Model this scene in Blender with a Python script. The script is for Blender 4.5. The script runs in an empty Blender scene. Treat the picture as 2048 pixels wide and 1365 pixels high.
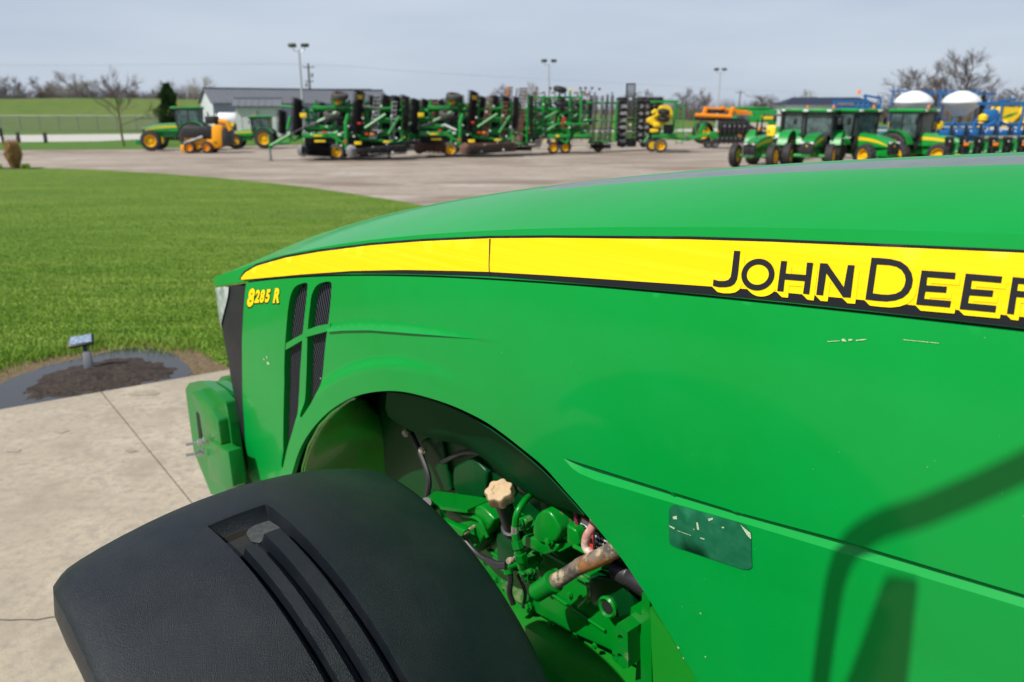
import bpy, bmesh, math, random
import numpy as np
from mathutils import Vector, Matrix
from mathutils.geometry import delaunay_2d_cdt
random.seed(7)
R_ = math.radians
C = bpy.context.scene.collection
SC = bpy.context.scene
# ------------------------------------------------------------------ camera
FPX = 1593.0; TH = R_(16.3); PH = R_(42.0); HC = 2.6
cam_d = bpy.data.cameras.new('camera'); cam = bpy.data.objects.new('camera', cam_d); C.objects.link(cam)
cam_d.sensor_width = 36.0; cam_d.lens = FPX / 2048 * 36.0
cam_d.clip_start = 0.05; cam_d.clip_end = 3000
cam.location = (0, 0, HC); cam.rotation_euler = (math.pi / 2 - TH, 0, 0)
cam_d.dof.use_dof = True; cam_d.dof.focus_distance = 1.75; cam_d.dof.aperture_fstop = 4.1
SC.camera = cam
# ------------------------------------------------------------------ light
SUN_EL = R_(50); SH = Vector((-0.80, -0.60, 0)).normalized()
SDIR = Vector((SH.x * math.cos(SUN_EL), SH.y * math.cos(SUN_EL), math.sin(SUN_EL)))
world = bpy.data.worlds.new('World'); SC.world = world; world.use_nodes = True
nt = world.node_tree; nt.nodes.clear()
sky = nt.nodes.new('ShaderNodeTexSky'); sky.sky_type = 'NISHITA'; sky.sun_disc = False
sky.sun_elevation = SUN_EL; sky.sun_rotation = math.atan2(SH.x, SH.y)
sky.air_density = 1.0; sky.dust_density = 0.6; sky.ozone_density = 1.5
tcw = nt.nodes.new('ShaderNodeTexCoord'); mp = nt.nodes.new('ShaderNodeMapping')
mp.inputs['Scale'].default_value = (1.6, 1.6, 9.0)
nz = nt.nodes.new('ShaderNodeTexNoise'); nz.inputs['Scale'].default_value = 1.3; nz.inputs['Detail'].default_value = 5
crw = nt.nodes.new('ShaderNodeValToRGB')
crw.color_ramp.elements[0].position = 0.30; crw.color_ramp.elements[0].color = (5.5, 6.45, 8.0, 1)
crw.color_ramp.elements[1].position = 0.75; crw.color_ramp.elements[1].color = (7.5, 8.35, 9.6, 1)
mixw = nt.nodes.new('ShaderNodeMixRGB'); mixw.inputs[0].default_value = 0.86   # thin high cloud veiling the blue
bg = nt.nodes.new('ShaderNodeBackground'); bg.inputs['Strength'].default_value = 0.082
wo = nt.nodes.new('ShaderNodeOutputWorld')
L_ = nt.links.new
L_(tcw.outputs['Generated'], mp.inputs[0]); L_(mp.outputs[0], nz.inputs['Vector']); L_(nz.outputs[0], crw.inputs[0])
sepw = nt.nodes.new('ShaderNodeSeparateXYZ'); mrw = nt.nodes.new('ShaderNodeMapRange')   # haze thick low down, thin overhead
mrw.inputs[1].default_value = 0.25; mrw.inputs[2].default_value = 0.75; mrw.inputs[3].default_value = 0.88; mrw.inputs[4].default_value = 0.18
L_(tcw.outputs['Generated'], sepw.inputs[0]); L_(sepw.outputs['Z'], mrw.inputs[0]); L_(mrw.outputs[0], mixw.inputs[0])
L_(sky.outputs[0], mixw.inputs[1]); L_(crw.outputs[0], mixw.inputs[2]); L_(mixw.outputs[0], bg.inputs[0]); L_(bg.outputs[0], wo.inputs[0])
sun_d = bpy.data.lights.new('sun', 'SUN'); sun_d.energy = 5.0; sun_d.angle = R_(0.55); sun_d.color = (1.0, 0.955, 0.89)
sun = bpy.data.objects.new('sun', sun_d); C.objects.link(sun); sun.location = (-20, -15, 30)
sun.rotation_euler = SDIR.to_track_quat('Z', 'Y').to_euler()
SC.view_settings.view_transform = 'Standard'; SC.view_settings.look = 'None'
SC.view_settings.exposure = 0.09; SC.view_settings.gamma = 1.0
SC.cycles.max_bounces = 8; SC.cycles.use_denoising = True

# ------------------------------------------------------------------ helpers
def ray(u, v):                       # direction through pixel (2048 px wide photo) in tractor axes X fwd, Y left, Z up
    x = (u - 1024) / FPX; y = (682.5 - v) / FPX
    c, s = math.cos(TH), math.sin(TH)
    lat = x; fwd = c + y * s; up = -s + y * c
    return (-lat * math.sin(PH) + fwd * math.cos(PH), -lat * math.cos(PH) - fwd * math.sin(PH), up)
def onY(u, v, Y):
    r = ray(u, v); t = Y / r[1]
    return (r[0] * t, Y, HC + r[2] * t)
def onX(u, v, X):
    r = ray(u, v); t = X / r[0]
    return (X, r[1] * t, HC + r[2] * t)
def G(u, v, z=0.0, dmax=None):       # world point where the pixel meets height z
    x = (u - 1024) / FPX; y = (682.5 - v) / FPX
    c, s = math.cos(TH), math.sin(TH)
    fwd = c + y * s; up = -s + y * c
    t = (z - HC) / up
    return (x * t, fwd * t, z)
def W(u, v, d):                      # world point on the pixel ray at horizontal distance d ahead
    x = (u - 1024) / FPX; y = (682.5 - v) / FPX
    c, s = math.cos(TH), math.sin(TH)
    fwd = c + y * s; up = -s + y * c
    t = d / fwd
    return (x * t, d, HC + up * t)
def props(o, label=None, cat=None, group=None, kind=None):
    if label: o['label'] = label
    if cat: o['category'] = cat
    if group: o['group'] = group
    if kind: o['kind'] = kind
    return o
def thing(name, label, cat, loc=(0, 0, 0), rz=0.0, group=None):
    o = bpy.data.objects.new(name, None); C.objects.link(o); o.empty_display_size = 0.2
    o.location = loc; o.rotation_euler = (0, 0, rz)
    return props(o, label, cat, group)
def dup(root, loc=None, rz=None, label=None, group=None, scale=None):
    def cp(o, par):
        c = o.copy(); C.objects.link(c)
        if par is not None: c.parent = par
        for ch in KIDS.get(o.name, []): cp(ch, c)
        return c
    r = cp(root, None)
    if loc is not None: r.location = loc
    if rz is not None: r.rotation_euler = (r.rotation_euler[0], r.rotation_euler[1], rz)
    if label: r['label'] = label
    if group: r['group'] = group
    if scale: r.scale = (scale,) * 3 if isinstance(scale, (int, float)) else scale
    return r
KIDS = {}
def meshobj(name, verts, faces, m, parent=None, smooth=False, off=(0, 0, 0), mats=None, fm=None, auto=None):
    me = bpy.data.meshes.new(name)
    if off != (0, 0, 0): verts = [(v[0] - off[0], v[1] - off[1], v[2] - off[2]) for v in verts]
    me.from_pydata([tuple(map(float, v)) for v in verts], [], [tuple(map(int, f)) for f in faces])
    for mm in (mats or [m]): me.materials.append(mm)
    if fm: me.polygons.foreach_set('material_index', fm)
    if smooth: me.polygons.foreach_set('use_smooth', [True] * len(me.polygons))
    me.update()
    if auto is not None:
        me.polygons.foreach_set('use_smooth', [True] * len(me.polygons))
        bm = bmesh.new(); bm.from_mesh(me)
        for e in bm.edges:
            if len(e.link_faces) == 2 and e.calc_face_angle(0) > auto: e.smooth = False
        bm.to_mesh(me); bm.free()
    o = bpy.data.objects.new(name, me); C.objects.link(o)
    if parent is not None:
        o.parent = parent; KIDS.setdefault(parent.name, []).append(o)
    return o
def perp(d):
    d = Vector(d).normalized()
    a = Vector((0, 0, 1)) if abs(d.z) < 0.9 else Vector((1, 0, 0))
    u = d.cross(a).normalized(); return u, d.cross(u).normalized()
class MB:                            # collects primitives into one mesh
    def __init__(s): s.v = []; s.f = []; s.m = []; s.cm = 0
    def add(s, vs, fs):
        b = len(s.v); s.v += [tuple(v) for v in vs]; s.f += [tuple(i + b for i in f) for f in fs]; s.m += [s.cm] * len(fs); return s
    def box(s, c, d, rz=0, ry=0, rx=0, tap=1.0, bev=0.0):
        M = Matrix.Rotation(rz, 3, 'Z') @ Matrix.Rotation(ry, 3, 'Y') @ Matrix.Rotation(rx, 3, 'X')
        hx, hy, hz = d[0] / 2, d[1] / 2, d[2] / 2
        if bev <= 0:
            P = [(x * hx * (tap if z > 0 else 1), y * hy * (tap if z > 0 else 1), z * hz) for z in (-1, 1) for x, y in ((-1, -1), (1, -1), (1, 1), (-1, 1))]
            F = [(0, 3, 2, 1), (4, 5, 6, 7), (0, 1, 5, 4), (1, 2, 6, 5), (2, 3, 7, 6), (3, 0, 4, 7)]
            return s.add([Vector(c) + M @ Vector(p) for p in P], F)
        bm = bmesh.new(); bmesh.ops.create_cube(bm, size=1)
        for v in bm.verts: v.co = Vector((v.co.x * d[0] * (tap if v.co.z > 0 else 1), v.co.y * d[1] * (tap if v.co.z > 0 else 1), v.co.z * d[2]))
        bmesh.ops.bevel(bm, geom=bm.edges[:], offset=min(bev, min(d) * 0.45), segments=2, affect='EDGES', profile=0.5)
        bm.verts.index_update()
        s.add([Vector(c) + M @ v.co for v in bm.verts], [[v.index for v in f.verts] for f in bm.faces]); bm.free(); return s
    def tube(s, pts, r, n=8, cap=True):
        pts = [Vector(p) for p in pts]; rs = r if isinstance(r, (list, tuple)) else [r] * len(pts)
        vs = []; fs = []; pu = None
        for i, p in enumerate(pts):
            d = (pts[min(i + 1, len(pts) - 1)] - pts[max(i - 1, 0)])
            if d.length < 1e-9: d = Vector((0, 0, 1))
            d.normalize()
            if pu is None: u, w = perp(d)
            else:
                u = pu - d * pu.dot(d)
                if u.length < 1e-6: u, w = perp(d)
                u.normalize(); w = d.cross(u)
            pu = u
            for k in range(n):
                a = 2 * math.pi * k / n; vs.append(p + (u * math.cos(a) + w * math.sin(a)) * rs[i])
        for i in range(len(pts) - 1):
            for k in range(n): fs.append((i * n + k, i * n + (k + 1) % n, (i + 1) * n + (k + 1) % n, (i + 1) * n + k))
        if cap: fs.append(tuple(range(n))[::-1]); fs.append(tuple((len(pts) - 1) * n + k for k in range(n)))
        return s.add(vs, fs)
    def lathe(s, o, ax, prof, n=24, closed=False, start=0.0):      # prof: (along axis, radius)
        o = Vector(o); d = Vector(ax).normalized(); u, w = perp(d); vs = []; fs = []
        for a_, r in prof:
            for k in range(n):
                t = 2 * math.pi * k / n + start; vs.append(o + d * a_ + (u * math.cos(t) + w * math.sin(t)) * r)
        m = len(prof)
        for i in range(m - 1 + (1 if closed else 0)):
            j = (i + 1) % m
            for k in range(n): fs.append((i * n + k, i * n + (k + 1) % n, j * n + (k + 1) % n, j * n + k))
        if not closed: fs.append(tuple(range(n))[::-1]); fs.append(tuple((m - 1) * n + k for k in range(n)))
        return s.add(vs, fs)
    def prism(s, poly, d):           # poly: 3-D points (planar); d: extrusion vector
        n = len(poly); d = Vector(d); P = [Vector(p) for p in poly]
        return s.add(P + [p + d for p in P], [tuple(range(n)), tuple(range(2 * n - 1, n - 1, -1))] + [(i, n + i, n + (i + 1) % n, (i + 1) % n) for i in range(n)])
    def plate(s, pts, th): return s.prism(pts, th)
    def sphere(s, c, r, nu=12, nv=8):
        r = r if isinstance(r, (tuple, list)) else (r, r, r); vs = []; fs = []
        for j in range(nv + 1):
            b = math.pi * j / nv - math.pi / 2
            for k in range(nu):
                a = 2 * math.pi * k / nu; vs.append((c[0] + r[0] * math.cos(b) * math.cos(a), c[1] + r[1] * math.cos(b) * math.sin(a), c[2] + r[2] * math.sin(b)))
        for j in range(nv):
            for k in range(nu): fs.append((j * nu + k, j * nu + (k + 1) % nu, (j + 1) * nu + (k + 1) % nu, (j + 1) * nu + k))
        return s.add(vs, fs)
    def build(s, name, m, parent=None, smooth=False, off=(0, 0, 0), auto=R_(35), mats=None):
        return meshobj(name, s.v, s.f, m, parent, smooth, off, mats, s.m if mats else None, auto)
# ------------------------------------------------------------------ materials
def mat(name, col, rough=0.5, metal=0.0, coat=0.0, n=None, bump=None, spec=0.5, stretch=None, coatr=0.1, alpha=None, trans=0.0):
    """n = list of (scale, colour2, lo, hi, detail) noise layers; bump = (scale, strength, distance)"""
    m = bpy.data.materials.new(name); m.use_nodes = True; t = m.node_tree; b = t.nodes['Principled BSDF']
    b.inputs['Base Color'].default_value = (*col, 1); b.inputs['Roughness'].default_value = rough
    b.inputs['Metallic'].default_value = metal; b.inputs['Coat Weight'].default_value = coat; b.inputs['Coat Roughness'].default_value = coatr
    b.inputs['Specular IOR Level'].default_value = spec; b.inputs['Transmission Weight'].default_value = trans
    tc = t.nodes.new('ShaderNodeTexCoord'); src = tc.outputs['Object']
    if stretch:
        q = t.nodes.new('ShaderNodeMapping'); q.inputs['Scale'].default_value = stretch; t.links.new(src, q.inputs[0]); src = q.outputs[0]
    last = None
    for L in (n or []):
        sc, c2, lo, hi = L[:4]; det = L[4] if len(L) > 4 else 5
        z = t.nodes.new('ShaderNodeTexNoise'); z.inputs['Scale'].default_value = sc; z.inputs['Detail'].default_value = det; z.inputs['Roughness'].default_value = 0.62
        t.links.new(src, z.inputs['Vector'])
        r = t.nodes.new('ShaderNodeMapRange'); r.inputs[1].default_value = lo; r.inputs[2].default_value = hi
        t.links.new(z.outputs[0], r.inputs[0])
        x = t.nodes.new('ShaderNodeMixRGB'); x.inputs[2].default_value = (*c2, 1)
        if last is None: x.inputs[1].default_value = (*col, 1)
        else: t.links.new(last, x.inputs[1])
        t.links.new(r.outputs[0], x.inputs[0]); last = x.outputs[0]
    if last is not None: t.links.new(last, b.inputs['Base Color'])
    if bump:
        z = t.nodes.new('ShaderNodeTexNoise'); z.inputs['Scale'].default_value = bump[0]; z.inputs['Detail'].default_value = 4
        t.links.new(src, z.inputs['Vector'])
        k = t.nodes.new('ShaderNodeBump'); k.inputs['Strength'].default_value = bump[1]; k.inputs['Distance'].default_value = bump[2]
        t.links.new(z.outputs[0], k.inputs['Height']); t.links.new(k.outputs[0], b.inputs['Normal'])
    return m
GRN = (0.0, 0.262, 0.034)
M = dict(
    paint=mat('green_body_paint', GRN, 0.42, coat=0.36, coatr=0.10, spec=0.12, n=[(2.2, (0.0, 0.285, 0.044), 0.35, 0.7), (24, (0.002, 0.272, 0.040), 0.52, 0.80, 8), (160, (0.25, 0.40, 0.20), 0.765, 0.80, 2)]),
    decal_black=mat('black_decal', (0.012, 0.013, 0.016), 0.45, spec=0.15),
    decal_yellow=mat('yellow_decal', (0.86, 0.585, 0.003), 0.42, spec=0.15, n=[(3.0, (0.87, 0.62, 0.010), 0.42, 0.60)], stretch=(0.3, 1, 34)),
    decal_letter=mat('letter_black', (0.016, 0.017, 0.02), 0.5, spec=0.15),
    decal_shadow=mat('letter_yellow', (0.90, 0.64, 0.006), 0.42, spec=0.15),
    fender=mat('textured_black_plastic', (0.0050, 0.0082, 0.0125), 0.38, spec=0.32, bump=(560, 1.0, 0.0017), n=[(7, (0.013, 0.016, 0.019), 0.42, 0.72), (2.3, (0.020, 0.022, 0.024), 0.52, 0.75, 9), (150, (0.05, 0.055, 0.06), 0.74, 0.82)]),
    black=mat('black_plastic', (0.014, 0.014, 0.018), 0.5),
    fascia=mat('charcoal_plastic', (0.011, 0.012, 0.018), 0.5, spec=0.3, n=[(6, (0.020, 0.020, 0.025), 0.4, 0.7)]),
    mesh=mat('black_grille', (0.004, 0.004, 0.005), 0.6, spec=0.1),
    rib=mat('grey_grille_rib', (0.032, 0.034, 0.042), 0.4),
    screen=mat('grey_top_screen', (0.12, 0.155, 0.15), 0.33, n=[(14, (0.14, 0.17, 0.16), 0.4, 0.6)]),
    cast=mat('green_cast_iron', (0.0, 0.185, 0.012), 0.30, spec=0.25, coat=0.1, bump=(60, 0.10, 0.003), n=[(7, (0.010, 0.15, 0.03), 0.5, 0.75), (7, (0.26, 0.27, 0.14), 0.615, 0.70, 9)]),
    cast_shaded=mat('shaded_engine_green', (0.0, 0.040, 0.007), 0.33, spec=0.22, coat=0.0, bump=(40, 0.12, 0.003), n=[(6, (0.002, 0.05, 0.012), 0.45, 0.75)]),  # casting green again, darkened to stand for shade in the engine bay
    shield=mat('dark_green_shield', (0.0, 0.050, 0.014), 0.6, spec=0.08),
    frame=mat('green_frame_paint', (0.004, 0.21, 0.012), 0.45, n=[(5, (0.02, 0.19, 0.02), 0.5, 0.7)]),
    liner=mat('lit_olive_liner', (0.010, 0.22, 0.012), 0.25, spec=0.5, coat=0.5, n=[(3, (0.05, 0.16, 0.02), 0.45, 0.65)]),  # raised base and olive tint stand in for light reflected into the well
    weight=mat('worn_green_weight', (0.002, 0.175, 0.026), 0.36, coat=0.25, n=[(4, (0.02, 0.19, 0.025), 0.5, 0.7), (6.5, (0.12, 0.05, 0.015), 0.60, 0.70, 9)]),
    cap=mat('tan_plastic_cap', (0.52, 0.38, 0.22), 0.6, n=[(30, (0.42, 0.29, 0.15), 0.45, 0.7)]),
    rust=mat('rusty_dirty_pipe', (0.17, 0.14, 0.10), 0.7, bump=(70, 0.4, 0.002), n=[(14, (0.07, 0.06, 0.055), 0.48, 0.56), (9, (0.30, 0.13, 0.035), 0.52, 0.62), (22, (0.42, 0.34, 0.22), 0.57, 0.66)]),
    steel=mat('zinc_bolt', (0.55, 0.54, 0.50), 0.35, metal=0.8),
    clampbolt=mat('dirty_bolt', (0.42, 0.36, 0.26), 0.6, n=[(60, (0.2, 0.16, 0.1), 0.45, 0.6)]),
    rubber=mat('black_hose', (0.020, 0.019, 0.022), 0.42),
    pink=mat('faded_red_tube', (0.50, 0.23, 0.20), 0.5, n=[(30, (0.62, 0.50, 0.42), 0.45, 0.6)]),
    maroon=mat('maroon_tube', (0.17, 0.015, 0.05), 0.5),
    white=mat('white_paint', (0.75, 0.75, 0.73), 0.5), red=mat('red_print', (0.60, 0.04, 0.03), 0.5),
    patch=mat('faded_green_sticker', (0.008, 0.110, 0.048), 0.6, spec=0.06, n=[(30, (0.018, 0.145, 0.07), 0.4, 0.7)]),
    chip=mat('paint_chip', (0.55, 0.62, 0.45), 0.7, n=[(400, (0.2, 0.4, 0.15), 0.45, 0.6)]),
    lens=mat('headlight_lens', (0.50, 0.55, 0.55), 0.12, coat=0.6, n=[(12, (0.25, 0.30, 0.31), 0.45, 0.6)]),
    seam=mat('dark_seam', (0.004, 0.012, 0.006), 0.7),
)
# ================================================================== THE GREEN TRACTOR UNDER THE CAMERA
TO = (1.56, -1.80, 0.0)              # tractor base point, in tractor axes
FW = Vector((-math.sin(PH), math.cos(PH), 0)); LF = Vector((-math.cos(PH), -math.sin(PH), 0))
def T2W(p): return FW * p[0] + LF * p[1] + Vector((0, 0, p[2]))
big = thing('green_tractor', 'large green tractor filling the foreground, with long hood, yellow stripe and black front fender', 'tractor', T2W(TO), math.pi / 2 + PH)
def tb(mb, name, m, **k): return mb.build(name, M[m] if isinstance(m, str) else m, k.pop('parent', big), off=TO, **k)
def arr(L): return np.array(L, float)
def smooth01(t): t = np.clip(t, 0, 1); return t * t * (3 - 2 * t)
# -- near side surface of the hood: Y as a function of X (forward) and Z
def S0(X, Z):
    X = np.asarray(X, float); Z = np.asarray(Z, float)
    zc = 2.02 - 0.05 * np.clip(X, 0, 3)
    d = Z - zc; y = -1.352 - np.where(d > 0, 0.075 * (d / 0.6) ** 2, np.where(d > -0.35, 0.20 * d * d, 0.0245 + 0.10 * (-0.35 - d)))
    return y - 0.02 * np.clip(X - 2.7, 0, 2) ** 2
def onS(u, v):
    Y = -1.37
    for _ in range(6):
        p = onY(u, v, Y); Y = float(S0(p[0], p[2]))
    return onY(u, v, Y)
def pxz(L): return [(lambda p: (p[0], p[2]))(onS(u, v)) for u, v in L]
def poly_in(P, poly):
    P = np.asarray(P); x, y = P[:, 0], P[:, 1]; q = np.asarray(poly); ins = np.zeros(len(P), bool); n = len(q); j = n - 1
    for i in range(n):
        xi, yi, xj, yj = q[i, 0], q[i, 1], q[j, 0], q[j, 1]
        if yi != yj:
            c = ((yi > y) != (yj > y)) & (x < (xj - xi) * (y - yi) / (yj - yi) + xi); ins ^= c
        j = i
    return ins
def seg_d(P, L, closed=False):
    P = np.asarray(P); L = np.asarray(L); d = np.full(len(P), 1e9); n = len(L)
    for i in range(n if closed else n - 1):
        a, b = L[i], L[(i + 1) % n]; ab = b - a; t = np.clip(((P - a) @ ab) / max(ab @ ab, 1e-12), 0, 1)
        d = np.minimum(d, np.hypot(*(P - (a + t[:, None] * ab)).T))
    return d
def densify(L, st, closed=True):
    o = []; n = len(L)
    for i in range(n if closed else n - 1):
        a, b = np.array(L[i]), np.array(L[(i + 1) % n]); k = max(1, int(np.hypot(*(b - a)) / st))
        for j in range(k): o.append(tuple(a + (b - a) * j / k))
    if not closed: o.append(tuple(L[-1]))
    return o
def rounded(L, it=2, closed=True):   # Chaikin smoothing
    for _ in range(it):
        o = []; n = len(L)
        if not closed: o.append(L[0])
        for i in range(n if closed else n - 1):
            a, b = L[i], L[(i + 1) % n]
            o.append((a[0] * .75 + b[0] * .25, a[1] * .75 + b[1] * .25)); o.append((a[0] * .25 + b[0] * .75, a[1] * .25 + b[1] * .75))
        if not closed: o.append(L[-1])
        L = o
    return L
def panel(outer, holes=(), step=0.02, lines=(), bstep=None):
    """constrained triangulation of an outline with holes; returns points, triangles, boundary loops (indices)"""
    bs = bstep or step
    loops = [densify(outer, bs)] + [densify(h, bs) for h in holes]; V = []; Ed = []; LI = []
    for lp in loops:
        b = len(V); V += lp; n = len(lp); Ed += [(b + i, b + (i + 1) % n) for i in range(n)]; LI.append(list(range(b, b + n)))
    for ln in lines:
        ln = densify(ln, bs, False); b = len(V); V += ln; Ed += [(b + i, b + i + 1) for i in range(len(ln) - 1)]
    A = np.array(loops[0]); lo, hi = A.min(0), A.max(0)
    gx, gy = np.meshgrid(np.arange(lo[0] + step / 2, hi[0], step), np.arange(lo[1] + step / 2, hi[1], step))
    gx = gx + (np.arange(gx.shape[0])[:, None] % 2) * step * 0.5
    P = np.stack([gx.ravel(), gy.ravel()], 1); k = poly_in(P, loops[0])
    for h in loops[1:]: k &= ~poly_in(P, h)
    P = P[k]
    if len(P):
        d = np.full(len(P), 1e9)
        for lp in loops: d = np.minimum(d, seg_d(P, lp, True))
        for ln in lines: d = np.minimum(d, seg_d(P, ln))
        P = P[d > step * 0.42]
    V = V + [tuple(p) for p in P]
    r = delaunay_2d_cdt([Vector(v) for v in V], Ed, [], 0, 1e-7)
    vo = np.array([tuple(v) for v in r[0]]); T = np.array([f for f in r[2]])
    c = vo[T].mean(1); k = poly_in(c, loops[0])
    for h in loops[1:]: k &= ~poly_in(c, h)
    T = T[k]
    mp = {}
    for i, og in enumerate(r[3]):
        for j in og: mp[j] = i
    a = vo[T]; cr = (a[:, 1, 0] - a[:, 0, 0]) * (a[:, 2, 1] - a[:, 0, 1]) - (a[:, 1, 1] - a[:, 0, 1]) * (a[:, 2, 0] - a[:, 0, 0])
    T[cr > 0] = T[cr > 0][:, ::-1]   # normals towards +Y
    return vo, T, [[mp[i] for i in l] for l in LI]
def union2d(polys, step=0.05):       # union of overlapping 2-D polygons as triangles
    V = []; F = []
    for p in polys: b = len(V); V += [Vector(q) for q in p]; F.append(list(range(b, b + len(p))))
    E_ = []
    for f in F: E_ += [(f[i], f[(i + 1) % len(f)]) for i in range(len(f))]
    r = delaunay_2d_cdt(V, E_, [], 0, 1e-7)
    vo = np.array([tuple(v) for v in r[0]]); T = np.array([f for f in r[2]]); c = vo[T].mean(1)
    k = np.zeros(len(T), bool)
    for p in polys: k |= poly_in(c, p)
    T = T[k]; a = vo[T]; cr = (a[:, 1, 0] - a[:, 0, 0]) * (a[:, 2, 1] - a[:, 0, 1]) - (a[:, 1, 1] - a[:, 0, 1]) * (a[:, 2, 0] - a[:, 0, 0])
    T[cr > 0] = T[cr > 0][:, ::-1]
    return vo, T
# -- feature lines of the near side panel, read from the hood's own plane
gap_px = [(492, 565), (605, 554), (708, 551), (810, 552), (913, 555), (981, 558), (1100, 567), (1380, 591), (1543, 606), (1706, 623), (1869, 641), (2048, 662)]
gp = arr(pxz(gap_px)); zg_c = np.polyfit(gp[:, 0], gp[:, 1], 4)
def zg(X):
    X = np.asarray(X, float); z = np.polyval(zg_c, np.clip(X, 0.3, 3.2)); sl = np.polyval(np.polyder(zg_c), 0.3); s2 = np.polyval(np.polyder(zg_c), 3.2)
    return z + np.where(X < 0.3, (X - 0.3) * sl * 0.8, 0) + np.where(X > 3.2, (X - 3.2) * s2, 0)
cr_px = [(485, 540), (537, 522), (605, 503), (742, 480), (844, 470), (981, 461), (1100, 455), (1380, 453), (1543, 455), (1706, 458), (1869, 463), (2048, 468)]
cp = arr([(lambda p: (p[0], p[2]))(onY(u, v, -1.395)) for u, v in cr_px]); zc_c = np.polyfit(cp[:, 0], cp[:, 1], 4)
def zc(X):
    X = np.asarray(X, float); z = np.polyval(zc_c, np.clip(X, 0.3, 3.2)); sl = np.polyval(np.polyder(zc_c), 0.3); s2 = np.polyval(np.polyder(zc_c), 3.2)
    return z + np.where(X < 0.3, (X - 0.3) * sl * 0.7, 0) + np.where(X > 3.2, (X - 3.2) * s2 * 0.9, 0)
arch_px = [(572, 1000), (590, 942), (602, 902), (623, 864), (654, 829), (682, 808), (712, 792), (748, 783), (783, 780), (818, 783), (865, 796), (912, 813), (968, 841),
           (1004, 866), (1051, 903), (1089, 934), (1121, 971), (1161, 1016), (1203, 1067), (1240, 1112), (1286, 1180), (1345, 1277), (1396, 1365)]
arch = arr(pxz(arch_px)); arch = arr(rounded([tuple(p) for p in arch], 2, False))
end = arch[-1]; arch = np.vstack([arch, [[end[0] - 0.06, end[1] - 0.10], [end[0] - 0.10, end[1] - 0.2]]])
XB = -0.30
ZB = float(arch[-1][1])
fa_px = [(492, 567), (486, 640), (484, 720), (485, 800), (490, 880), (499, 966), (503, 1000)]
fa = pxz(fa_px)
topl = [(x, float(zg(x)) - 0.003) for x in np.linspace(XB, fa[0][0], 80)]
outer = topl + fa[1:] + [tuple(p) for p in arch] + [(XB, ZB)]
v1_px = [(569, 944), (566, 900), (567, 820), (569, 709), (573, 651), (577, 610), (582, 587), (590, 573), (603, 567), (615, 565), (615, 579), (612, 606), (608, 644), (605, 670),
         (603, 709), (600, 747), (597, 804), (595, 836), (594, 848), (588, 869), (581, 890), (575, 916)]
v2_px = [(622, 594), (627, 580), (634, 570), (645, 565), (656, 563), (663, 565), (663, 579), (661, 610), (657, 644), (653, 671), (649, 709), (646, 747), (641, 775), (631, 800),
         (620, 817), (603, 842), (610, 800), (611, 785), (613, 747), (614, 709), (615, 659), (620, 615)]
v1 = rounded(pxz(v1_px), 1); v2 = rounded(pxz(v2_px), 1)
cu = arr(pxz([(1128, 918), (1340, 985), (1480, 1028), (1674, 1080), (2048, 1192)])); cl = arr(pxz([(1128, 919), (1142, 935), (1160, 948), (1192, 961), (1240, 975), (1340, 1005), (1480, 1045), (1674, 1103), (2048, 1216)]))
su = arr(pxz([(655, 653), (690, 647), (725, 645), (776, 648), (844, 656), (913, 664), (1010, 682)])); sl_ = arr(pxz([(655, 664), (690, 661), (742, 660), (810, 665), (879, 671), (940, 677), (1010, 684)]))
def li(X, L):                        # line z(X), linear extension
    L = L[np.argsort(L[:, 0])]; z = np.interp(X, L[:, 0], L[:, 1])
    s0 = (L[1, 1] - L[0, 1]) / (L[1, 0] - L[0, 0])
    return z + np.where(X < L[0, 0], (X - L[0, 0]) * s0, 0)
def DS(P):                           # relief of the panel, outward metres
    X, Z = P[:, 0], P[:, 1]; D = np.zeros(len(P))
    zu, zl = li(X, cu), li(X, cl); w = np.maximum(zu - zl, 1e-4)
    inn = (X < cu[:, 0].max()) & (Z < zu + 1e-5) & (Z > zl)
    D = np.where(inn, -0.75 * (Z - zl), D)
    zu, zl = li(X, su), li(X, sl_); w = np.maximum(zu - zl, 1e-4); f = smooth01((X - su[:, 0].min()) / 0.5)
    t = (Z - zl) / w
    D = np.where((t > -1e-4) & (t < 1) & (X > su[:, 0].min()) & (X < su[:, 0].max() + 0.012), D + 0.009 * f * (1 - t), D)
    d = seg_d(P, arch); fade = smooth01((X - 1.55) / 0.7)
    D = D + 0.012 * fade * smooth01((0.115 - d) / 0.036)
    return D
def lineup(L, dz=0.0, n=60): x = np.linspace(XB, L[:, 0].max(), n); return [(a, float(li(a, L)) + dz) for a in x]
def span(L, K, dz=0.0, n=50): x = np.linspace(K[:, 0].min() + 0.004, K[:, 0].max() - 0.012, n); return [(a, float(li(a, L)) + dz) for a in x]
extra = [lineup(cu, 0.0), lineup(cu, 0.0022), lineup(cl, 0.0), span(su, su), span(sl_, su), span(sl_, su, -0.002)]
vo, T, LP = panel(outer, [v1, v2], 0.0125, extra)
D = DS(vo); Yv = S0(vo[:, 0], vo[:, 1]) + D
V3 = [(x, y, z) for (x, z), y in zip(vo, Yv)]; F3 = [tuple(t) for t in T]; fm = [0] * len(F3)
def walls(loop, depth, ccw=True, slope=0.0):
    n = len(loop); b = len(V3)
    pts = [V3[i] for i in loop]; c = np.mean(pts, 0)
    for x, y, z in pts: V3.append((x, y, z))
    for x, y, z in pts: V3.append((x + slope * (c[0] - x), y - depth, z + slope * (c[2] - z)))
    for i in range(n): j = (i + 1) % n; F3.append((b + i, b + j, b + n + j, b + n + i)); fm.append(0)
for lp in LP[1:]: walls(lp, 0.032)
o_ = LP[0]; walls(o_, 0.022)
meshobj('side_panel', V3, F3, None, big, off=TO, mats=[M['paint']], fm=fm, auto=R_(33))
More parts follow.
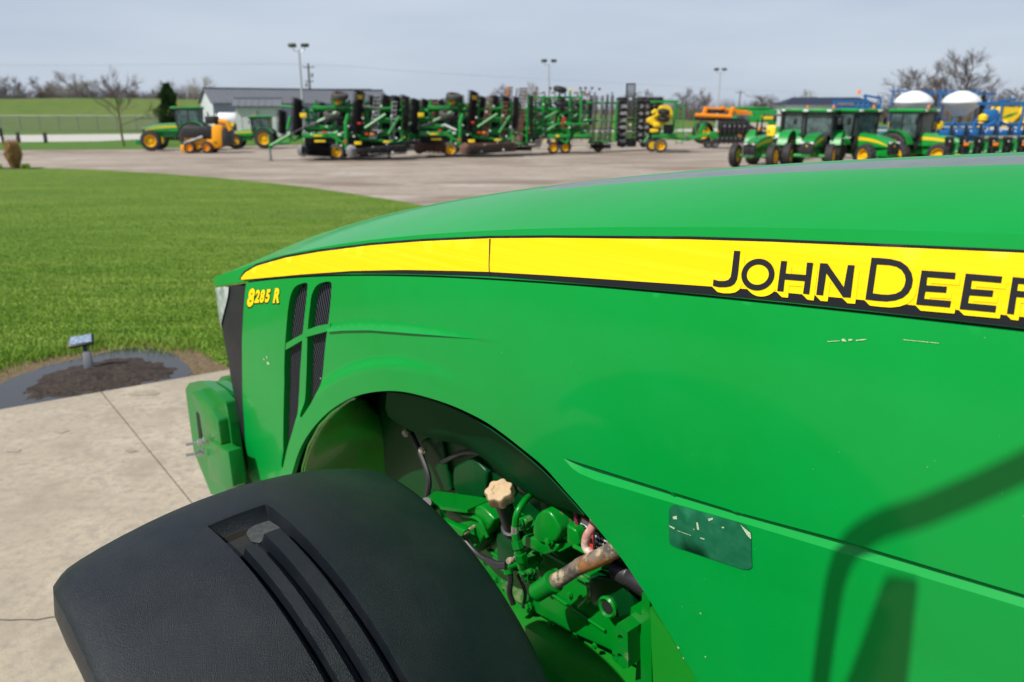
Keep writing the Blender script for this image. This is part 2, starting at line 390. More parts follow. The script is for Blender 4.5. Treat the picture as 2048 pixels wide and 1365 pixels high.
# thin seam behind the gap between hood and side panel
sx = np.linspace(XB, fa[0][0], 70)
vs = []; fs = []
for x in sx:
    z = float(zg(x)); y = float(S0(x, z)) - 0.010
    vs += [(x, y, z - 0.012), (x, y, z + 0.02)]
for i in range(len(sx) - 1): fs.append((2 * i, 2 * i + 1, 2 * i + 3, 2 * i + 2))
meshobj('hood_seal', vs, fs, M['seam'], big, off=TO)
# -- vents: black grille with leaning ribs, and the green bars across them
for k, (vp, lean) in enumerate(((v1, 0.22), (v2, 0.30))):
    a = arr(vp); lo, hi = a.min(0), a.max(0); mb = MB(); rb = MB()
    vo2, T2, lp2 = panel(vp, (), 0.05)
    mb.add([(x, float(S0(x, z)) - 0.030, z) for x, z in vo2], [tuple(t) for t in T2])
    g = tb(mb, 'vent_grille', 'mesh')
    x = lo[0] - 0.30
    while x < hi[0] + 0.05:
        seg = []
        for z in np.linspace(lo[1], hi[1], 60):
            q = (x + (z - lo[1]) * lean, z)
            if poly_in([q], vp)[0]: seg.append((q[0], float(S0(*q)) - 0.025, z))
            elif len(seg) > 2: rb.tube(seg, 0.0038, 5); seg = []
            else: seg = []
        if len(seg) > 2: rb.tube(seg, 0.0038, 5)
        x += 0.0175
    tb(rb, 'grille_rib', 'rib')
    KIDS[big.name][-1]['kind'] = 'stuff'
def strip(pts_top, pts_bot, name, m, out=0.0, depth=0.02, n=12):
    A = arr(densify(pxz(pts_top), 0.01, False)); B = arr(pxz(pts_bot)); B = arr([B[0] + (B[-1] - B[0]) * t for t in np.linspace(0, 1, len(A))])
    mb = MB(); vs = []
    for a, b in zip(A, B):
        for (x, z), o in ((a, out - depth), (a, out), (b, out), (b, out - depth)): vs.append((x, float(S0(x, z)) + o, z))
    n = len(A); fs = [(i * 4 + j, (i + 1) * 4 + j, (i + 1) * 4 + (j + 1) % 4, i * 4 + (j + 1) % 4) for i in range(n - 1) for j in range(4)] + [(3, 2, 1, 0), tuple((n - 1) * 4 + j for j in range(4))]
    mb.add(vs, fs); return tb(mb, name, m, auto=R_(30))
strip([(568, 689), (588, 677), (607, 667)], [(568, 702), (607, 679)], 'vent_bar', 'paint', -0.002, 0.02)
strip([(611, 661), (637, 652), (662, 647)], [(611, 675), (662, 661)], 'vent_bar', 'paint', 0.003, 0.02)
# -- hood: loft of cross-sections, with a low screen let into the top
NX = 3.80
def halfw(X):                        # half width of the plan; the middle line is Y = -1.80
    u = np.clip((X - 3.26) / (NX - 3.26), 0, 1); return np.maximum((1 - u ** 4.5), 0) ** 0.40
xs = list(np.linspace(XB, 3.2, 110)) + list(3.2 + (NX - 3.2) * (1 - (1 - np.linspace(0.04, 1, 26)) ** 2.2))
vs = []; fs = []; rows = []
Aprof = lambda X: 0.107 * (1 - smooth01((X - 3.1) / (NX - 3.1)) * 0.78)
def top_prof(X):
    h = float(halfw(X)); g = float(zg(X)) + 0.003; c_ = float(zc(X)); A = float(Aprof(X)); side = []
    lipdrop = 0.0
    for t in np.linspace(0, 1, 9):
        z = g + (c_ - g) * t; y = float(S0(X, z)); side.append((y, z))
    yc = side[-1][0]; pts = list(side)
    for q in (0.015, 0.05, 0.12, 0.22, 0.34, 0.46, 0.56, 0.64):
        y = yc + (-1.80 - yc) * q; pts.append((y, c_ + A * (1 - (1 - q) ** 1.55)))
    zr = c_ + A * (1 - (1 - 0.64) ** 1.55)
    for q in (0.70, 0.74, 0.86, 1.0): pts.append((yc + (-1.80 - yc) * q, c_ + A * (1 - (1 - q) ** 1.55)))
    # mirrored half
    lip = 0.017 * float(smooth01((2.6 - X) / 0.8))
    full = pts + [(-3.60 - y, z + (lip if 0 < k < 10 else 0)) for k, (y, z) in enumerate(pts[-2::-1])]
    return [(X, -1.80 + (y + 1.80) * h, z) for y, z in full]
NR = None
for X in xs:
    r = top_prof(X); NR = len(r); rows.append(r); vs += r
b0 = 0
for i in range(len(rows) - 1):
    for j in range(NR - 1): fs.append((i * NR + j, i * NR + j + 1, (i + 1) * NR + j + 1, (i + 1) * NR + j))
# flat recess area gets the screen material only behind the nose
mid0 = 9 + 8 + 0
fmi = []
for i in range(len(rows) - 1):
    for j in range(NR - 1):
        fmi.append(1 if (18 <= j <= 20 and rows[i][0][0] < 1.75) else 0)
meshobj('hood', vs, fs, None, big, off=TO, mats=[M['paint'], M['screen']], fm=fmi, auto=R_(28))
# -- decals follow the hood surface
def decal(polyXZ, name, m, off, step=0.03, T_=None, holes=()):
    if T_ is None: vo, T_, _ = panel(polyXZ, holes, step)
    else: vo = polyXZ
    nz_ = 1.0
    return meshobj(name, [(x, float(S0(x, z)) + off, z) for x, z in vo], [tuple(t) for t in T_], M[m], big, smooth=True, off=TO)
blk_top = [(480, 556), (488, 543), (513, 528), (571, 511), (639, 499), (742, 486), (844, 478), (981, 472), (1100, 471), (1380, 473), (1543, 478), (1706, 485), (1869, 492), (2048, 500)]
blk_bot = [(480, 560), (492, 562), (605, 552), (708, 547), (810, 548), (913, 551), (981, 553), (1100, 562), (1380, 586), (1543, 601), (1706, 618), (1869, 636), (2048, 656)]
yel_top = [(483, 556), (492, 545), (515, 532), (571, 516), (639, 504), (742, 491), (844, 483), (981, 477), (1100, 476), (1380, 479), (1543, 484), (1706, 491), (1869, 498), (2048, 506)]
yel_bot = [(483, 560), (495, 559), (605, 549), (708, 542), (810, 540), (913, 542), (981, 544), (1100, 551), (1380, 570), (1491, 578), (1600, 588), (1726, 600), (1833, 611), (1918, 620), (2048, 634)]
def ext(L, a=2): p = arr(pxz(L)); q = p[-1] + (p[-1] - p[-2]) / max(1e-6, abs(p[-1][0] - p[-2][0])) * 0.5; return [tuple(x) for x in p] + [tuple(q)]
decal(ext(blk_top) + ext(blk_bot)[::-1], 'hood_stripe_border', 'decal_black', 0.0012)
decal(ext(yel_top) + ext(yel_bot)[::-1], 'hood_stripe', 'decal_yellow', 0.0024)
def c6(L, dx=0, dy=0): return [(1380 + .3262 * (x + dx), 440 + .3262 * (y + dy)) for x, y in L]
def ell(cx, cy, rx, ry, sh, n=36): return [(cx + rx * math.cos(t) - sh * math.sin(t) * ry, cy + ry * math.sin(t) + 0.07 * rx * math.cos(t)) for t in [2 * math.pi * i / n for i in range(n)]]
LJ = [(278, 188), (316, 190), (303, 320), (296, 362), (281, 390), (258, 405), (228, 411), (185, 411), (148, 403), (151, 364), (185, 373), (220, 373), (243, 366), (257, 348), (262, 320)]
LO = ell(424, 334, 101, 97, 0.14); LOi = ell(423, 334, 67, 62, 0.14)
LH = [(566, 250), (603, 252), (594, 327), (717, 336), (724, 260), (763, 262), (738, 455), (700, 450), (711, 374), (588, 364), (580, 438), (542, 434)]
LN = [(805, 264), (850, 266), (950, 410), (975, 275), (1017, 277), (992, 475), (945, 472), (843, 325), (823, 461), (781, 457)]
LD = [(1120, 230), (1180, 233), (1240, 239), (1300, 254), (1340, 284), (1366, 325), (1374, 365), (1366, 410), (1345, 447), (1312, 475), (1265, 492), (1210, 498), (1150, 494), (1082, 486)]
LDi = [(1153, 271), (1230, 276), (1272, 285), (1303, 304), (1323, 335), (1329, 368), (1320, 405), (1300, 434), (1268, 450), (1225, 457), (1180, 455), (1127, 448)]
LE1 = [(1427, 308), (1636, 322), (1630, 362), (1462, 349), (1456, 399), (1582, 407), (1577, 445), (1450, 437), (1442, 482), (1608, 495), (1600, 535), (1393, 517)]
LE2 = [(1697, 327), (1921, 345), (1914, 385), (1735, 370), (1728, 421), (1867, 431), (1860, 470), (1720, 460), (1711, 508), (1885, 524), (1878, 565), (1659, 545)]
LR = [(1985, 348), (2160, 364), (2215, 380), (2240, 412), (2232, 450), (2200, 474), (2150, 482), (2222, 600), (2172, 596), (2100, 478), (2008, 470), (1992, 577), (1948, 572)]
LRi = [(2018, 389), (2140, 400), (2180, 412), (2190, 425), (2180, 438), (2140, 443), (2012, 432)]
LE3 = [(x + 655, y + 48) for x, y in LE2]
def sweep(L, a=(-9, 3), b=(26, 38)):
    out = [[(x + a[0], y + a[1]) for x, y in L], [(x + b[0], y + b[1]) for x, y in L]]
    n = len(L)
    for i in range(n):
        p, q = L[i], L[(i + 1) % n]; out.append([(p[0] + a[0], p[1] + a[1]), (q[0] + a[0], q[1] + a[1]), (q[0] + b[0], q[1] + b[1]), (p[0] + b[0], p[1] + b[1])])
    return out
for Lp, hole in ((LJ, None), (LO, LOi), (LH, None), (LN, None), (LD, LDi), (LE1, None), (LE2, None), (LR, LRi), (LE3, None)):
    pol = [pxz(c6(q)) for q in sweep(Lp)]
    vo_, T_ = union2d(pol); decal(vo_, 'letter_shadow', 'decal_shadow', 0.0034, T_=T_)
    decal(pxz(c6(Lp)), 'letter', 'decal_letter', 0.0046, step=0.05, holes=[pxz(c6(hole))] if hole else ())
# model number in yellow on a black edge
def stroke(pl, w, closed=False):
    out = []; n = len(pl)
    for i in range(n if closed else n - 1):
        a, b = pl[i], pl[(i + 1) % n]; dx, dy = b[0] - a[0], b[1] - a[1]; l = math.hypot(dx, dy) or 1; nx, ny = -dy / l * w / 2, dx / l * w / 2
        out.append([(a[0] + nx, a[1] + ny), (b[0] + nx, b[1] + ny), (b[0] - nx, b[1] - ny), (a[0] - nx, a[1] - ny)])
    for p in pl: out.append([(p[0] + w / 2 * math.cos(t), p[1] + w / 2 * math.sin(t)) for t in [math.pi / 4 * k + .1 for k in range(8)]])
    return out
def oval(cx, cy, rx, ry, sl=-0.15, n=14): return [(cx + rx * math.cos(t) + sl * ry * math.sin(t), cy + ry * math.sin(t)) for t in [2 * math.pi * i / n for i in range(n)]]
def num_text(body, ox, oy, sc, fat, dx, dy, m_, off, nm, shear=0.17, slope=-0.02):
    cv = bpy.data.curves.new(nm, 'FONT'); cv.body = body; cv.size = 1; cv.offset = fat; cv.resolution_u = 6
    tmp = bpy.data.objects.new(nm, cv); C.objects.link(tmp); dg = bpy.context.evaluated_depsgraph_get(); me = bpy.data.meshes.new_from_object(tmp.evaluated_get(dg)); bpy.data.objects.remove(tmp)
    P = pxz([(340 + .381 * (ox + dx + v.co.x * sc[0] + shear * v.co.y * sc[1]), 480 + .381 * (oy + dy - v.co.y * sc[1] + slope * v.co.x * sc[0])) for v in me.vertices])
    for v, (x, z) in zip(me.vertices, P): v.co = (x - TO[0], float(S0(x, z)) + off - TO[1], z - TO[2])
    bm = bmesh.new(); bm.from_mesh(me); bmesh.ops.recalc_face_normals(bm, faces=bm.faces[:])
    for f in bm.faces:
        if f.normal.y < 0: f.normal_flip()
    bm.to_mesh(me); bm.free(); me.materials.clear(); me.materials.append(M[m_]); o = bpy.data.objects.new(nm, me); C.objects.link(o); o.parent = big; KIDS[big.name].append(o)
for body, ox, oy, sc in (('8', 406, 345, (64, 122)), ('2', 446, 327, (45, 88)), ('8', 472, 326, (45, 88)), ('5', 501, 324, (45, 88)), ('R', 542, 327, (50, 100))):
    num_text(body, ox, oy, sc, 0.085, -2, 4, 'decal_black', 0.0012, 'digit_edge'); num_text(body, ox, oy, sc, 0.050, 0, 0, 'decal_shadow', 0.003, 'digit')
# seam crack in the stripe, scuffs and the faded sticker
def blob(pts, name, m, off=0.0016):
    P = pxz(pts); vo_, T_, _ = panel(P, (), 0.03)
    Dd = DS(vo_); return meshobj(name, [(x, float(S0(x, z)) + off + d, z) for (x, z), d in zip(vo_, Dd)], [tuple(t) for t in T_], M[m], big, smooth=True, off=TO)
meshob = blob([(980, 478), (983, 478), (982, 500), (980.5, 530), (981.5, 553), (979.5, 553), (978.8, 530), (979.5, 505)], 'stripe_crack', 'decal_letter', 0.0030)
st = blob([(1342, 1012), (1352, 1009), (1480, 1045), (1492, 1050), (1503, 1064), (1505, 1134), (1498, 1139), (1486, 1138), (1352, 1094), (1341, 1088), (1339, 1078), (1339, 1020)], 'worn_sticker', 'patch', 0.0022)
st['label'] = 'faded dark green sticker with pale scratches'
for q in ([(1347, 1033), (1355, 1031), (1356, 1038), (1348, 1038)], [(1340, 1050), (1352, 1055), (1350, 1058), (1341, 1053)], [(1394, 1044), (1398, 1045), (1400, 1060), (1396, 1058)], [(1418, 1037), (1427, 1035), (1428, 1038), (1419, 1042)],
          [(1445, 1053), (1450, 1053), (1450, 1056), (1446, 1056)], [(1402, 1074), (1411, 1077), (1410, 1079), (1402, 1076)], [(1482, 1048), (1503, 1066), (1504, 1078), (1496, 1070)], [(1388, 1056), (1391, 1058), (1389, 1060)],
          [(1356, 1060), (1384, 1070), (1384, 1071), (1356, 1061)]):
    blob(q, 'scratch', 'chip', 0.0034)
for q in ([(1683, 679), (1689, 677), (1694, 683), (1686, 683)], [(1697, 679), (1705, 678), (1706, 681), (1699, 682)], [(1712, 680), (1733, 678), (1733, 680), (1714, 682)], [(1655, 683), (1680, 681), (1680, 682.5), (1655, 684)],
          [(1807, 679), (1878, 686), (1878, 687), (1807, 680)], [(533, 712), (536, 714), (534, 718)], [(535, 723), (540, 727), (538, 731), (534, 727)], [(527, 716), (530, 720), (528, 721)], [(640, 756), (643, 756), (642, 759)],
          [(1355, 1292), (1360, 1296), (1357, 1298)], [(1366, 1314), (1369, 1317), (1367, 1318)], [(1400, 1225), (1403, 1226), (1402, 1229)], [(1410, 1312), (1413, 1313), (1412, 1316)]):
    blob(q, 'paint_scuff', 'chip', 0.0016)
# -- black nose fascia with the wrap-round headlight
ztop = 1.0
def fz(Z):                           # start X of the fascia on the near side at height Z
    a = arr(fa); o = np.argsort(a[:, 1]); return float(np.interp(Z, a[o, 1], a[o, 0]))
Zs = np.linspace(0.86, 1.885, 30); rows = []; 
def fascia_row(Z, grow=0.0, k0=0.0, k1=1.0, n=34):
    t_ = (Z - 0.86) / 1.03; x0 = fz(Z) + 0.002; xe = 3.60 + (NX - 0.012 - 3.60) * t_ ** 0.8; xe = max(xe, x0 + 0.09)
    out = []
    for k in np.linspace(k0, k1, n):
        a = k * math.pi / 2; u = math.sin(a) ** 0.5; cx = x0 + (xe - x0) * u
        w = float(halfw(3.26 + (NX - 3.26) * u)) if u < 0.9999 else 0.0
        ys = float(S0(min(cx, 3.3), Z)) - 0.004
        out.append((cx + grow * math.sin(a), -1.80 + (ys + 1.80 + grow) * w, Z))
    return [(x, y, min(z, float(zg(x)) - 0.004)) for x, y, z in out]
vs = []; fs = []
for Z in Zs:
    r = fascia_row(Z); r = r + [(x, -3.60 - y, z) for x, y, z in r[-2::-1]]; NR = len(r); vs += r
for i in range(len(Zs) - 1):
    for j in range(NR - 1): fs.append((i * NR + j, i * NR + j + 1, (i + 1) * NR + j + 1, (i + 1) * NR + j))
meshobj('nose_fascia', vs, fs, M['fascia'], big, off=TO, auto=R_(40))
hv = []; hf = []; n = 20; ZH = np.linspace(1.62, 1.85, 14)
for Z in ZH:
    s = (Z - 1.62) / 0.23
    k0 = 0.05 + 0.15 * (1 - s) ** 2; hv += fascia_row(Z, 0.006, k0, 0.72, n)
for i in range(len(ZH) - 1):
    for j in range(n - 1): hf.append((i * n + j, i * n + j + 1, (i + 1) * n + j + 1, (i + 1) * n + j))
meshobj('headlight', hv, hf, M['lens'], big, off=TO, smooth=True)
# rear wall of the hood and far side panel close the body
mb = MB()
mb.prism([(x, -2.20, float(zg(x))) for x in np.linspace(XB, 3.3, 14)] + [(3.3, -2.20, 1.0), (2.9, -2.20, 1.0), (2.6, -2.20, 1.55), (1.9, -2.20, 1.75), (1.2, -2.20, 1.55), (.8, -2.20, 1.3), (XB, -2.20, 1.3)], (0, -.02, 0)); tb(mb, 'far_side_panel', 'paint')
# ================================================================== FRONT FENDER AND WHEEL
FP = dict(c=(1.56, -0.643), cz=1.041, R=0.723, psi=-0.013, hw=0.375, a0=1.408, crown=0.065)
def fen(a, w, dn=0.0):
    R = FP['R'] - dn; lx = R * math.cos(a); z = FP['cz'] + R * math.sin(a) - FP['crown'] * w * w; ly = -w * FP['hw']
    cs, sn = math.cos(FP['psi']), math.sin(FP['psi'])
    return (FP['c'][0] + lx * cs - ly * sn, FP['c'][1] + lx * sn + ly * cs, z)
def shear(a, w): return w + 0.16 * (a - 1.6) * max(0, 1 - w * w)
aS = [1.300, 1.318, 1.338, 1.36, 1.385, FP['a0'], 1.45, 1.5, 1.55, 1.575, 1.592, 1.600, 1.618, 1.628, 1.64, 1.665, 1.69, 1.71, 1.72, 1.728, 1.735, 1.745, 1.752, 1.76] + list(np.linspace(1.79, 3.3, 74))
gA, gB, gC, gD, gE, gF = -0.312, -0.264, -0.176, -0.128, -0.014, 0.040
wS = [-1.16, -1.14, -1.12, -1.09, -1.05, -1.0, -0.96, -0.92, -0.85, -0.75, -0.65, -0.5, -0.4, -0.34] + [g + d for g in (gA, gF) for d in (-.012, -.006, 0, .006, .012, .018, .024)] + [g + d for g in (gB, gC, gD, gE) for d in (-.024, -.018, -.012, -.006, 0, .006, .012, .018, .024)] + [-.21, -.145, -.06, .08, .2, .35, .5, .65, .8, .9, .95, .98, 1.0]
wS = sorted(set(round(w, 4) for w in wS))
def fdepth(a, w):
    d = 0.0
    if gA <= w <= gF:
        rec = smooth01((a - 1.598) / 0.024)                     # front wall of the pocket
        wl = smooth01((w - gA) / 0.012) * smooth01((gF - w) / 0.012)
        ribs = [(gB, gC, 1.748), (gD, gE, 1.722)]
        full = 0.034 * rec
        rib = 0.0
        for r0, r1, s0 in ribs:
            if r0 <= w <= r1: rib = max(rib, float(smooth01((w - r0) / 0.012) * smooth01((r1 - w) / 0.012) * smooth01((a - s0) / 0.010)))
        d = full * wl * (1 - 0.90 * rib)
    return float(d)
vs = []; fs = []
aS = sorted(aS)
for a in aS:
    for w in wS:
        # side skirt on the outer edge, rolled front edge, rounded corners
        ww = max(-1.0, w); e = max(0.0, -1.0 - w)
        fr = max(0.0, (FP['a0'] - a))
        p = list(fen(max(a, FP['a0'] - 0.03), shear(a, ww), fdepth(a, ww)))
        if w < -0.9:
            t = min(1.0, (-0.9 - w) / 0.14); p[2] -= 0.020 * t * t
        if w < -0.55: p[1] += 0.028 * float(smooth01((-0.55 - w) / 0.4))
        if e > 0:
            q = e / 0.16; p[1] += 0.020 * min(1, q * 2) ** 0.6 ; dn = 0.185 * max(0, (q - 0.12) / 0.88); p[2] -= dn; p[1] -= 0.045 * dn / 0.185
            p[0] -= 0.0
        if w > 0.95: p[2] -= 0.012 * ((w - 0.95) / 0.05) ** 2
        if fr > 0: k = fr / 0.108; p[2] -= 0.055 * k ** 1.4; p[0] -= 0.01 * k
        # round the two front corners in plan
        cr = 0.19; da = (1.36 + cr - a)
        if da > 0:
            k = min(1, da / cr)
            lim = 1 - (0.13 if ww < 0 else 0.07) * (1 - math.sqrt(max(0, 1 - k * k)))
            mid = fen(a, 0)[1]; s_ = p[1] - mid
            if abs(ww) > 0.55:
                f_ = (abs(ww) - 0.55) / 0.45; p[1] = mid + s_ * (1 - (1 - lim) * f_); p[2] -= 0.03 * (1 - lim) / 0.13 * f_ ** 2
        vs.append(tuple(p))
n = len(wS)
for i in range(len(aS) - 1):
    for j in range(n - 1): fs.append((i * n + j, (i + 1) * n + j, (i + 1) * n + j + 1, i * n + j + 1))
fo = meshobj('front_fender', vs, fs, M['fender'], big, off=TO, auto=R_(50))
fo['label'] = 'black textured plastic front fender with ribbed recess'
sm = fo.modifiers.new('thickness', 'SOLIDIFY'); sm.thickness = 0.007; sm.offset = -1
# puddle and dried dirt left in the pocket
P_ = []
water = mat('rain_water', (0.02, 0.018, 0.013), 0.04, spec=0.6)
mud = mat('dried_mud', (0.035, 0.042, 0.042), 0.85, n=[(90, (0.06, 0.065, 0.062), 0.45, 0.65)])
def fpatch(pts, dn, name, m):
    mb = MB(); mb.add([fen(a, shear(a, w), dn) for a, w in pts], [tuple(range(len(pts)))]); return tb(mb, name, m, auto=None)
fpatch([(1.626, gA + .012), (1.626, -.13), (1.66, -.12), (1.70, -.14), (1.742, -.2), (1.742, gB), (1.76, gA + .02), (1.70, gA + .012)], 0.0315, 'puddle', water)
fpatch([(1.630, gF - .02), (1.628, -.06), (1.635, -.11), (1.655, -.145), (1.70, -.16), (1.722, -.135), (1.712, -.09), (1.71, -.02), (1.714, .02), (1.68, gF - .012)], 0.0300, 'mud_patch', mud)
# wheel: tyre with lugs, yellow rim
tyre_m = mat('tyre_rubber', (0.022, 0.021, 0.022), 0.75, n=[(8, (0.05, 0.045, 0.04), 0.45, 0.75)], bump=(40, 0.2, 0.004))
rim_m = mat('yellow_rim', (0.80, 0.47, 0.0), 0.45, n=[(5, (0.70, 0.40, 0.01), 0.45, 0.7)])
def wheel(root, c, R, wd, side=1, nl=20, name='wheel', rimcol=None, lugs=True, yaw=0.0, n=36, rr=0.55, tyrem=None):
    """wheel whose axle is the local Y axis; side = +1 when the outer face looks to +Y"""
    mb = MB(); k = rr * R
    prof = [(-wd * .46, k * 1.04), (-wd * .5, R * .78), (-wd * .47, R * .90), (-wd * .38, R * .955), (0, R * .965), (wd * .38, R * .955), (wd * .47, R * .90), (wd * .5, R * .78), (wd * .46, k * 1.04), (0.0, k * 0.93)]
    cs, sn = math.cos(yaw), math.sin(yaw); ax = (-sn, cs, 0)
    mb.lathe(c, ax, prof, n, closed=True)
    if lugs:
        u, w_ = perp(ax)
        for i in range(nl):
            for sd in (-1, 1):
                t0 = 2 * math.pi * (i + (0.5 if sd > 0 else 0)) / nl; P = []
                for (fr_, dt) in ((0.02, 0.0), (0.25, 0.10), (0.47, 0.24)):
                    for dd in (0.0, 0.085):
                        for rr_ in (0.93, 1.0):
                            t = t0 + dt * 7.5 / nl * 2 + dd * 16 / nl; P.append(Vector(c) + Vector(ax) * (sd * fr_ * wd) + (u * math.cos(t) + w_ * math.sin(t)) * R * (rr_ if fr_ < 0.4 else rr_ * 0.965))
                F = [(0, 1, 3, 2)]
                for q in (0, 4): F += [(q + 1, q + 5, q + 7, q + 3), (q, q + 2, q + 6, q + 4), (q, q + 4, q + 5, q + 1), (q + 2, q + 3, q + 7, q + 6)]
                F.append((8, 10, 11, 9)); mb.add(P, F)
    off = TO if root is big else (0, 0, 0)
    wr = bpy.data.objects.new(name, None); C.objects.link(wr); wr.parent = root; KIDS.setdefault(root.name, []).append(wr); wr.empty_display_size = .1
    mb.build('tyre', tyrem or tyre_m, wr, off=off, auto=R_(40))
    rb = MB(); s = side
    rb.lathe(c, ax, [(-wd * .44, k * 1.05), (-wd * .40, k * .95), (s * wd * .02, k * .90), (s * wd * .10, k * .62), (s * wd * .02, k * .48), (s * wd * .16, k * .42), (s * wd * .2, k * .30), (s * wd * .2, 0.0)] if s > 0 else
             [(wd * .44, k * 1.05), (wd * .40, k * .95), (s * wd * .02, k * .90), (s * wd * .10, k * .62), (s * wd * .02, k * .48), (s * wd * .16, k * .42), (s * wd * .2, k * .30), (s * wd * .2, 0.0)], n)
    rb.lathe(c, ax, [(s * wd * .30, k * 1.0), (s * wd * .46, k * 1.06), (s * wd * .46, k * 1.01), (s * wd * .32, k * .92), (s * wd * .02, k * .885), (s * wd * .02, k * .90)], n, closed=True)
    rb.build('rim', rimcol or rim_m, wr, off=off, auto=R_(30))
    return wr
wheel(big, (1.56, -0.66, 0.74), 0.74, 0.42, 1, 22)
wheel(big, (1.56, -2.94, 0.74), 0.74, 0.42, -1, 22)
wheel(big, (-1.35, -0.95, 1.0), 1.0, 0.62, 1, 24)
wheel(big, (-1.35, -2.65, 1.0), 1.0, 0.62, -1, 24)
mb = MB(); mb.tube([(1.56, -0.70, .74), (1.56, -2.9, .74)], 0.11, 12); mb.box((1.56, -1.8, .74), (.28, 1.5, .26), bev=.04); tb(mb, 'front_axle', 'cast')
mb = MB(); mb.tube([(1.50, -0.86, 0.95), (1.45, -0.90, 1.35), (1.40, -0.80, 1.66), (1.40, -0.45, 1.69)], 0.022, 8); tb(mb, 'fender_bracket', 'black')
# ================================================================== FRONT WEIGHTS
def rpoly(L, r=0.02, k=3):
    o = []; n = len(L)
    for i in range(n):
        p, a, b = Vector(L[i]), Vector(L[i - 1]), Vector(L[(i + 1) % n]); da = (a - p); db = (b - p); ra = min(r, da.length * .45, db.length * .45)
        A = p + da.normalized() * ra; B = p + db.normalized() * ra
        for j in range(k + 1): t = j / k; o.append(tuple(A * (1 - t) ** 2 + p * 2 * t * (1 - t) + B * t * t))
    return o
yW = -1.36
w_px = [(364, 774), (372, 768), (398, 768), (420, 797), (431, 800), (445, 795), (458, 790), (500, 800), (520, 990), (430, 992), (416, 990), (382, 905)]
WP = [(lambda p: (p[0], p[2]))(onY(u, v, yW)) for u, v in w_px]
WPo = rpoly([(lambda p: (p[0], p[2]))(onY(u, v, yW)) for u, v in [(363, 780), (371, 768), (398, 767), (426, 786), (444, 806), (452, 850), (458, 900), (466, 992), (415, 992), (380, 905)]], 0.014)
for i in range(11):
    y = yW - 0.02 - i * 0.083; mb = MB(); jx = 0.012 * math.sin(i * 2.1); kz = .022 if i % 2 else 0
    mb.prism([(x + jx, y, z - (kz if z > 1.1 else 0)) for x, z in WPo], (0, -0.046, 0))
    cx_, cz_ = np.mean(WPo, 0); mb.prism([(cx_ + (x - cx_) * .86, y - 0.003, cz_ + (z - cz_) * .74) for x, z in WPo], (0, -.078, 0))
    tb(mb, 'front_weight', 'weight', auto=R_(30))
# raised cheek of the near weight, its slot, lower lug and two zinc bolts
def pp(L, Y): return [onY(u, v, Y) for u, v in L]
def bevprism(P, d, bv, name, m, seg=2):
    bm = bmesh.new(); n = len(P); V = [bm.verts.new(Vector(p)) for p in P] + [bm.verts.new(Vector(p) + Vector(d)) for p in P]
    bm.faces.new(V[:n]); bm.faces.new(V[:n - 1:-1]); [bm.faces.new((V[i], V[n + i], V[n + (i + 1) % n], V[(i + 1) % n])) for i in range(n)]
    bmesh.ops.recalc_face_normals(bm, faces=bm.faces[:]); bmesh.ops.bevel(bm, geom=bm.edges[:], offset=bv, segments=seg, affect='EDGES', profile=0.6, clamp_overlap=True)
    bm.verts.index_update(); vs = [tuple(v.co) for v in bm.verts]; fs = [tuple(v.index for v in f.verts) for f in bm.faces]; bm.free()
    return meshobj(name, vs, fs, M[m], big, off=TO, auto=R_(40))
bevprism(pp([(381, 787), (390, 781), (424, 818), (436, 842), (442, 890), (434, 894), (406, 885), (398, 830), (386, 812)], yW + .028), (0, -.06, 0), .010, 'weight_handle_block', 'weight')
bevprism(pp([(412, 892), (423, 885), (446, 900), (456, 903), (466, 975), (450, 981), (417, 957)], yW + .045), (0, -.07, 0), .010, 'weight_lug', 'weight')
mb = MB(); mb.prism(pp([(392, 826), (397, 822), (402, 830), (403, 878), (398, 879)], yW + .004), (0, -.006, 0)); tb(mb, 'weight_slot', 'seam')
for (u, v) in ((404, 883), (404, 904)):
    a = Vector(onY(u + 4, v + 1, yW + .045)); mb = MB(); d = Vector((0.25, 0.95, 0.02)).normalized()
    mb.tube([a, a + d * .085], 0.0085, 8); mb.lathe(a + d * .012, d, [(0, .019), (.016, .019), (.018, .015)], 6); mb.lathe(a, d, [(0, .024), (.005, .024)], 12)
    tb(mb, 'weight_bolt', 'steel')
mb = MB(); mb.box((3.3, -1.8, 0.85), (0.9, 0.6, 0.25), bev=.03); tb(mb, 'weight_bracket', 'cast')
def bez(L, n=24):
    L = [Vector(p) for p in L]; o = []; P = [L[0] * 2 - L[1]] + L + [L[-1] * 2 - L[-2]]
    for i in range(1, len(P) - 2):
        for k in range(n // (len(L) - 1)):
            t = k / (n // (len(L) - 1)); a, b, c, d = P[i - 1], P[i], P[i + 1], P[i + 2]
            o.append(0.5 * ((2 * b) + (c - a) * t + (2 * a - 5 * b + 4 * c - d) * t * t + (3 * b - a - 3 * c + d) * t ** 3))
    return o + [L[-1]]
# ================================================================== WHEEL WELL AND ENGINE SIDE
def P3(u, v, Y): return Vector(onY(u, v, Y))
mb = MB(); mb.box((2.60, -1.79, 1.37), (1.2, .02, .94)); mb.box((1.75, -1.83, 1.84), (2.4, .5, .02)); tb(mb, 'bay_shade_sheet', 'seam')  # near-black sheets added as the deep shade behind liner and engine
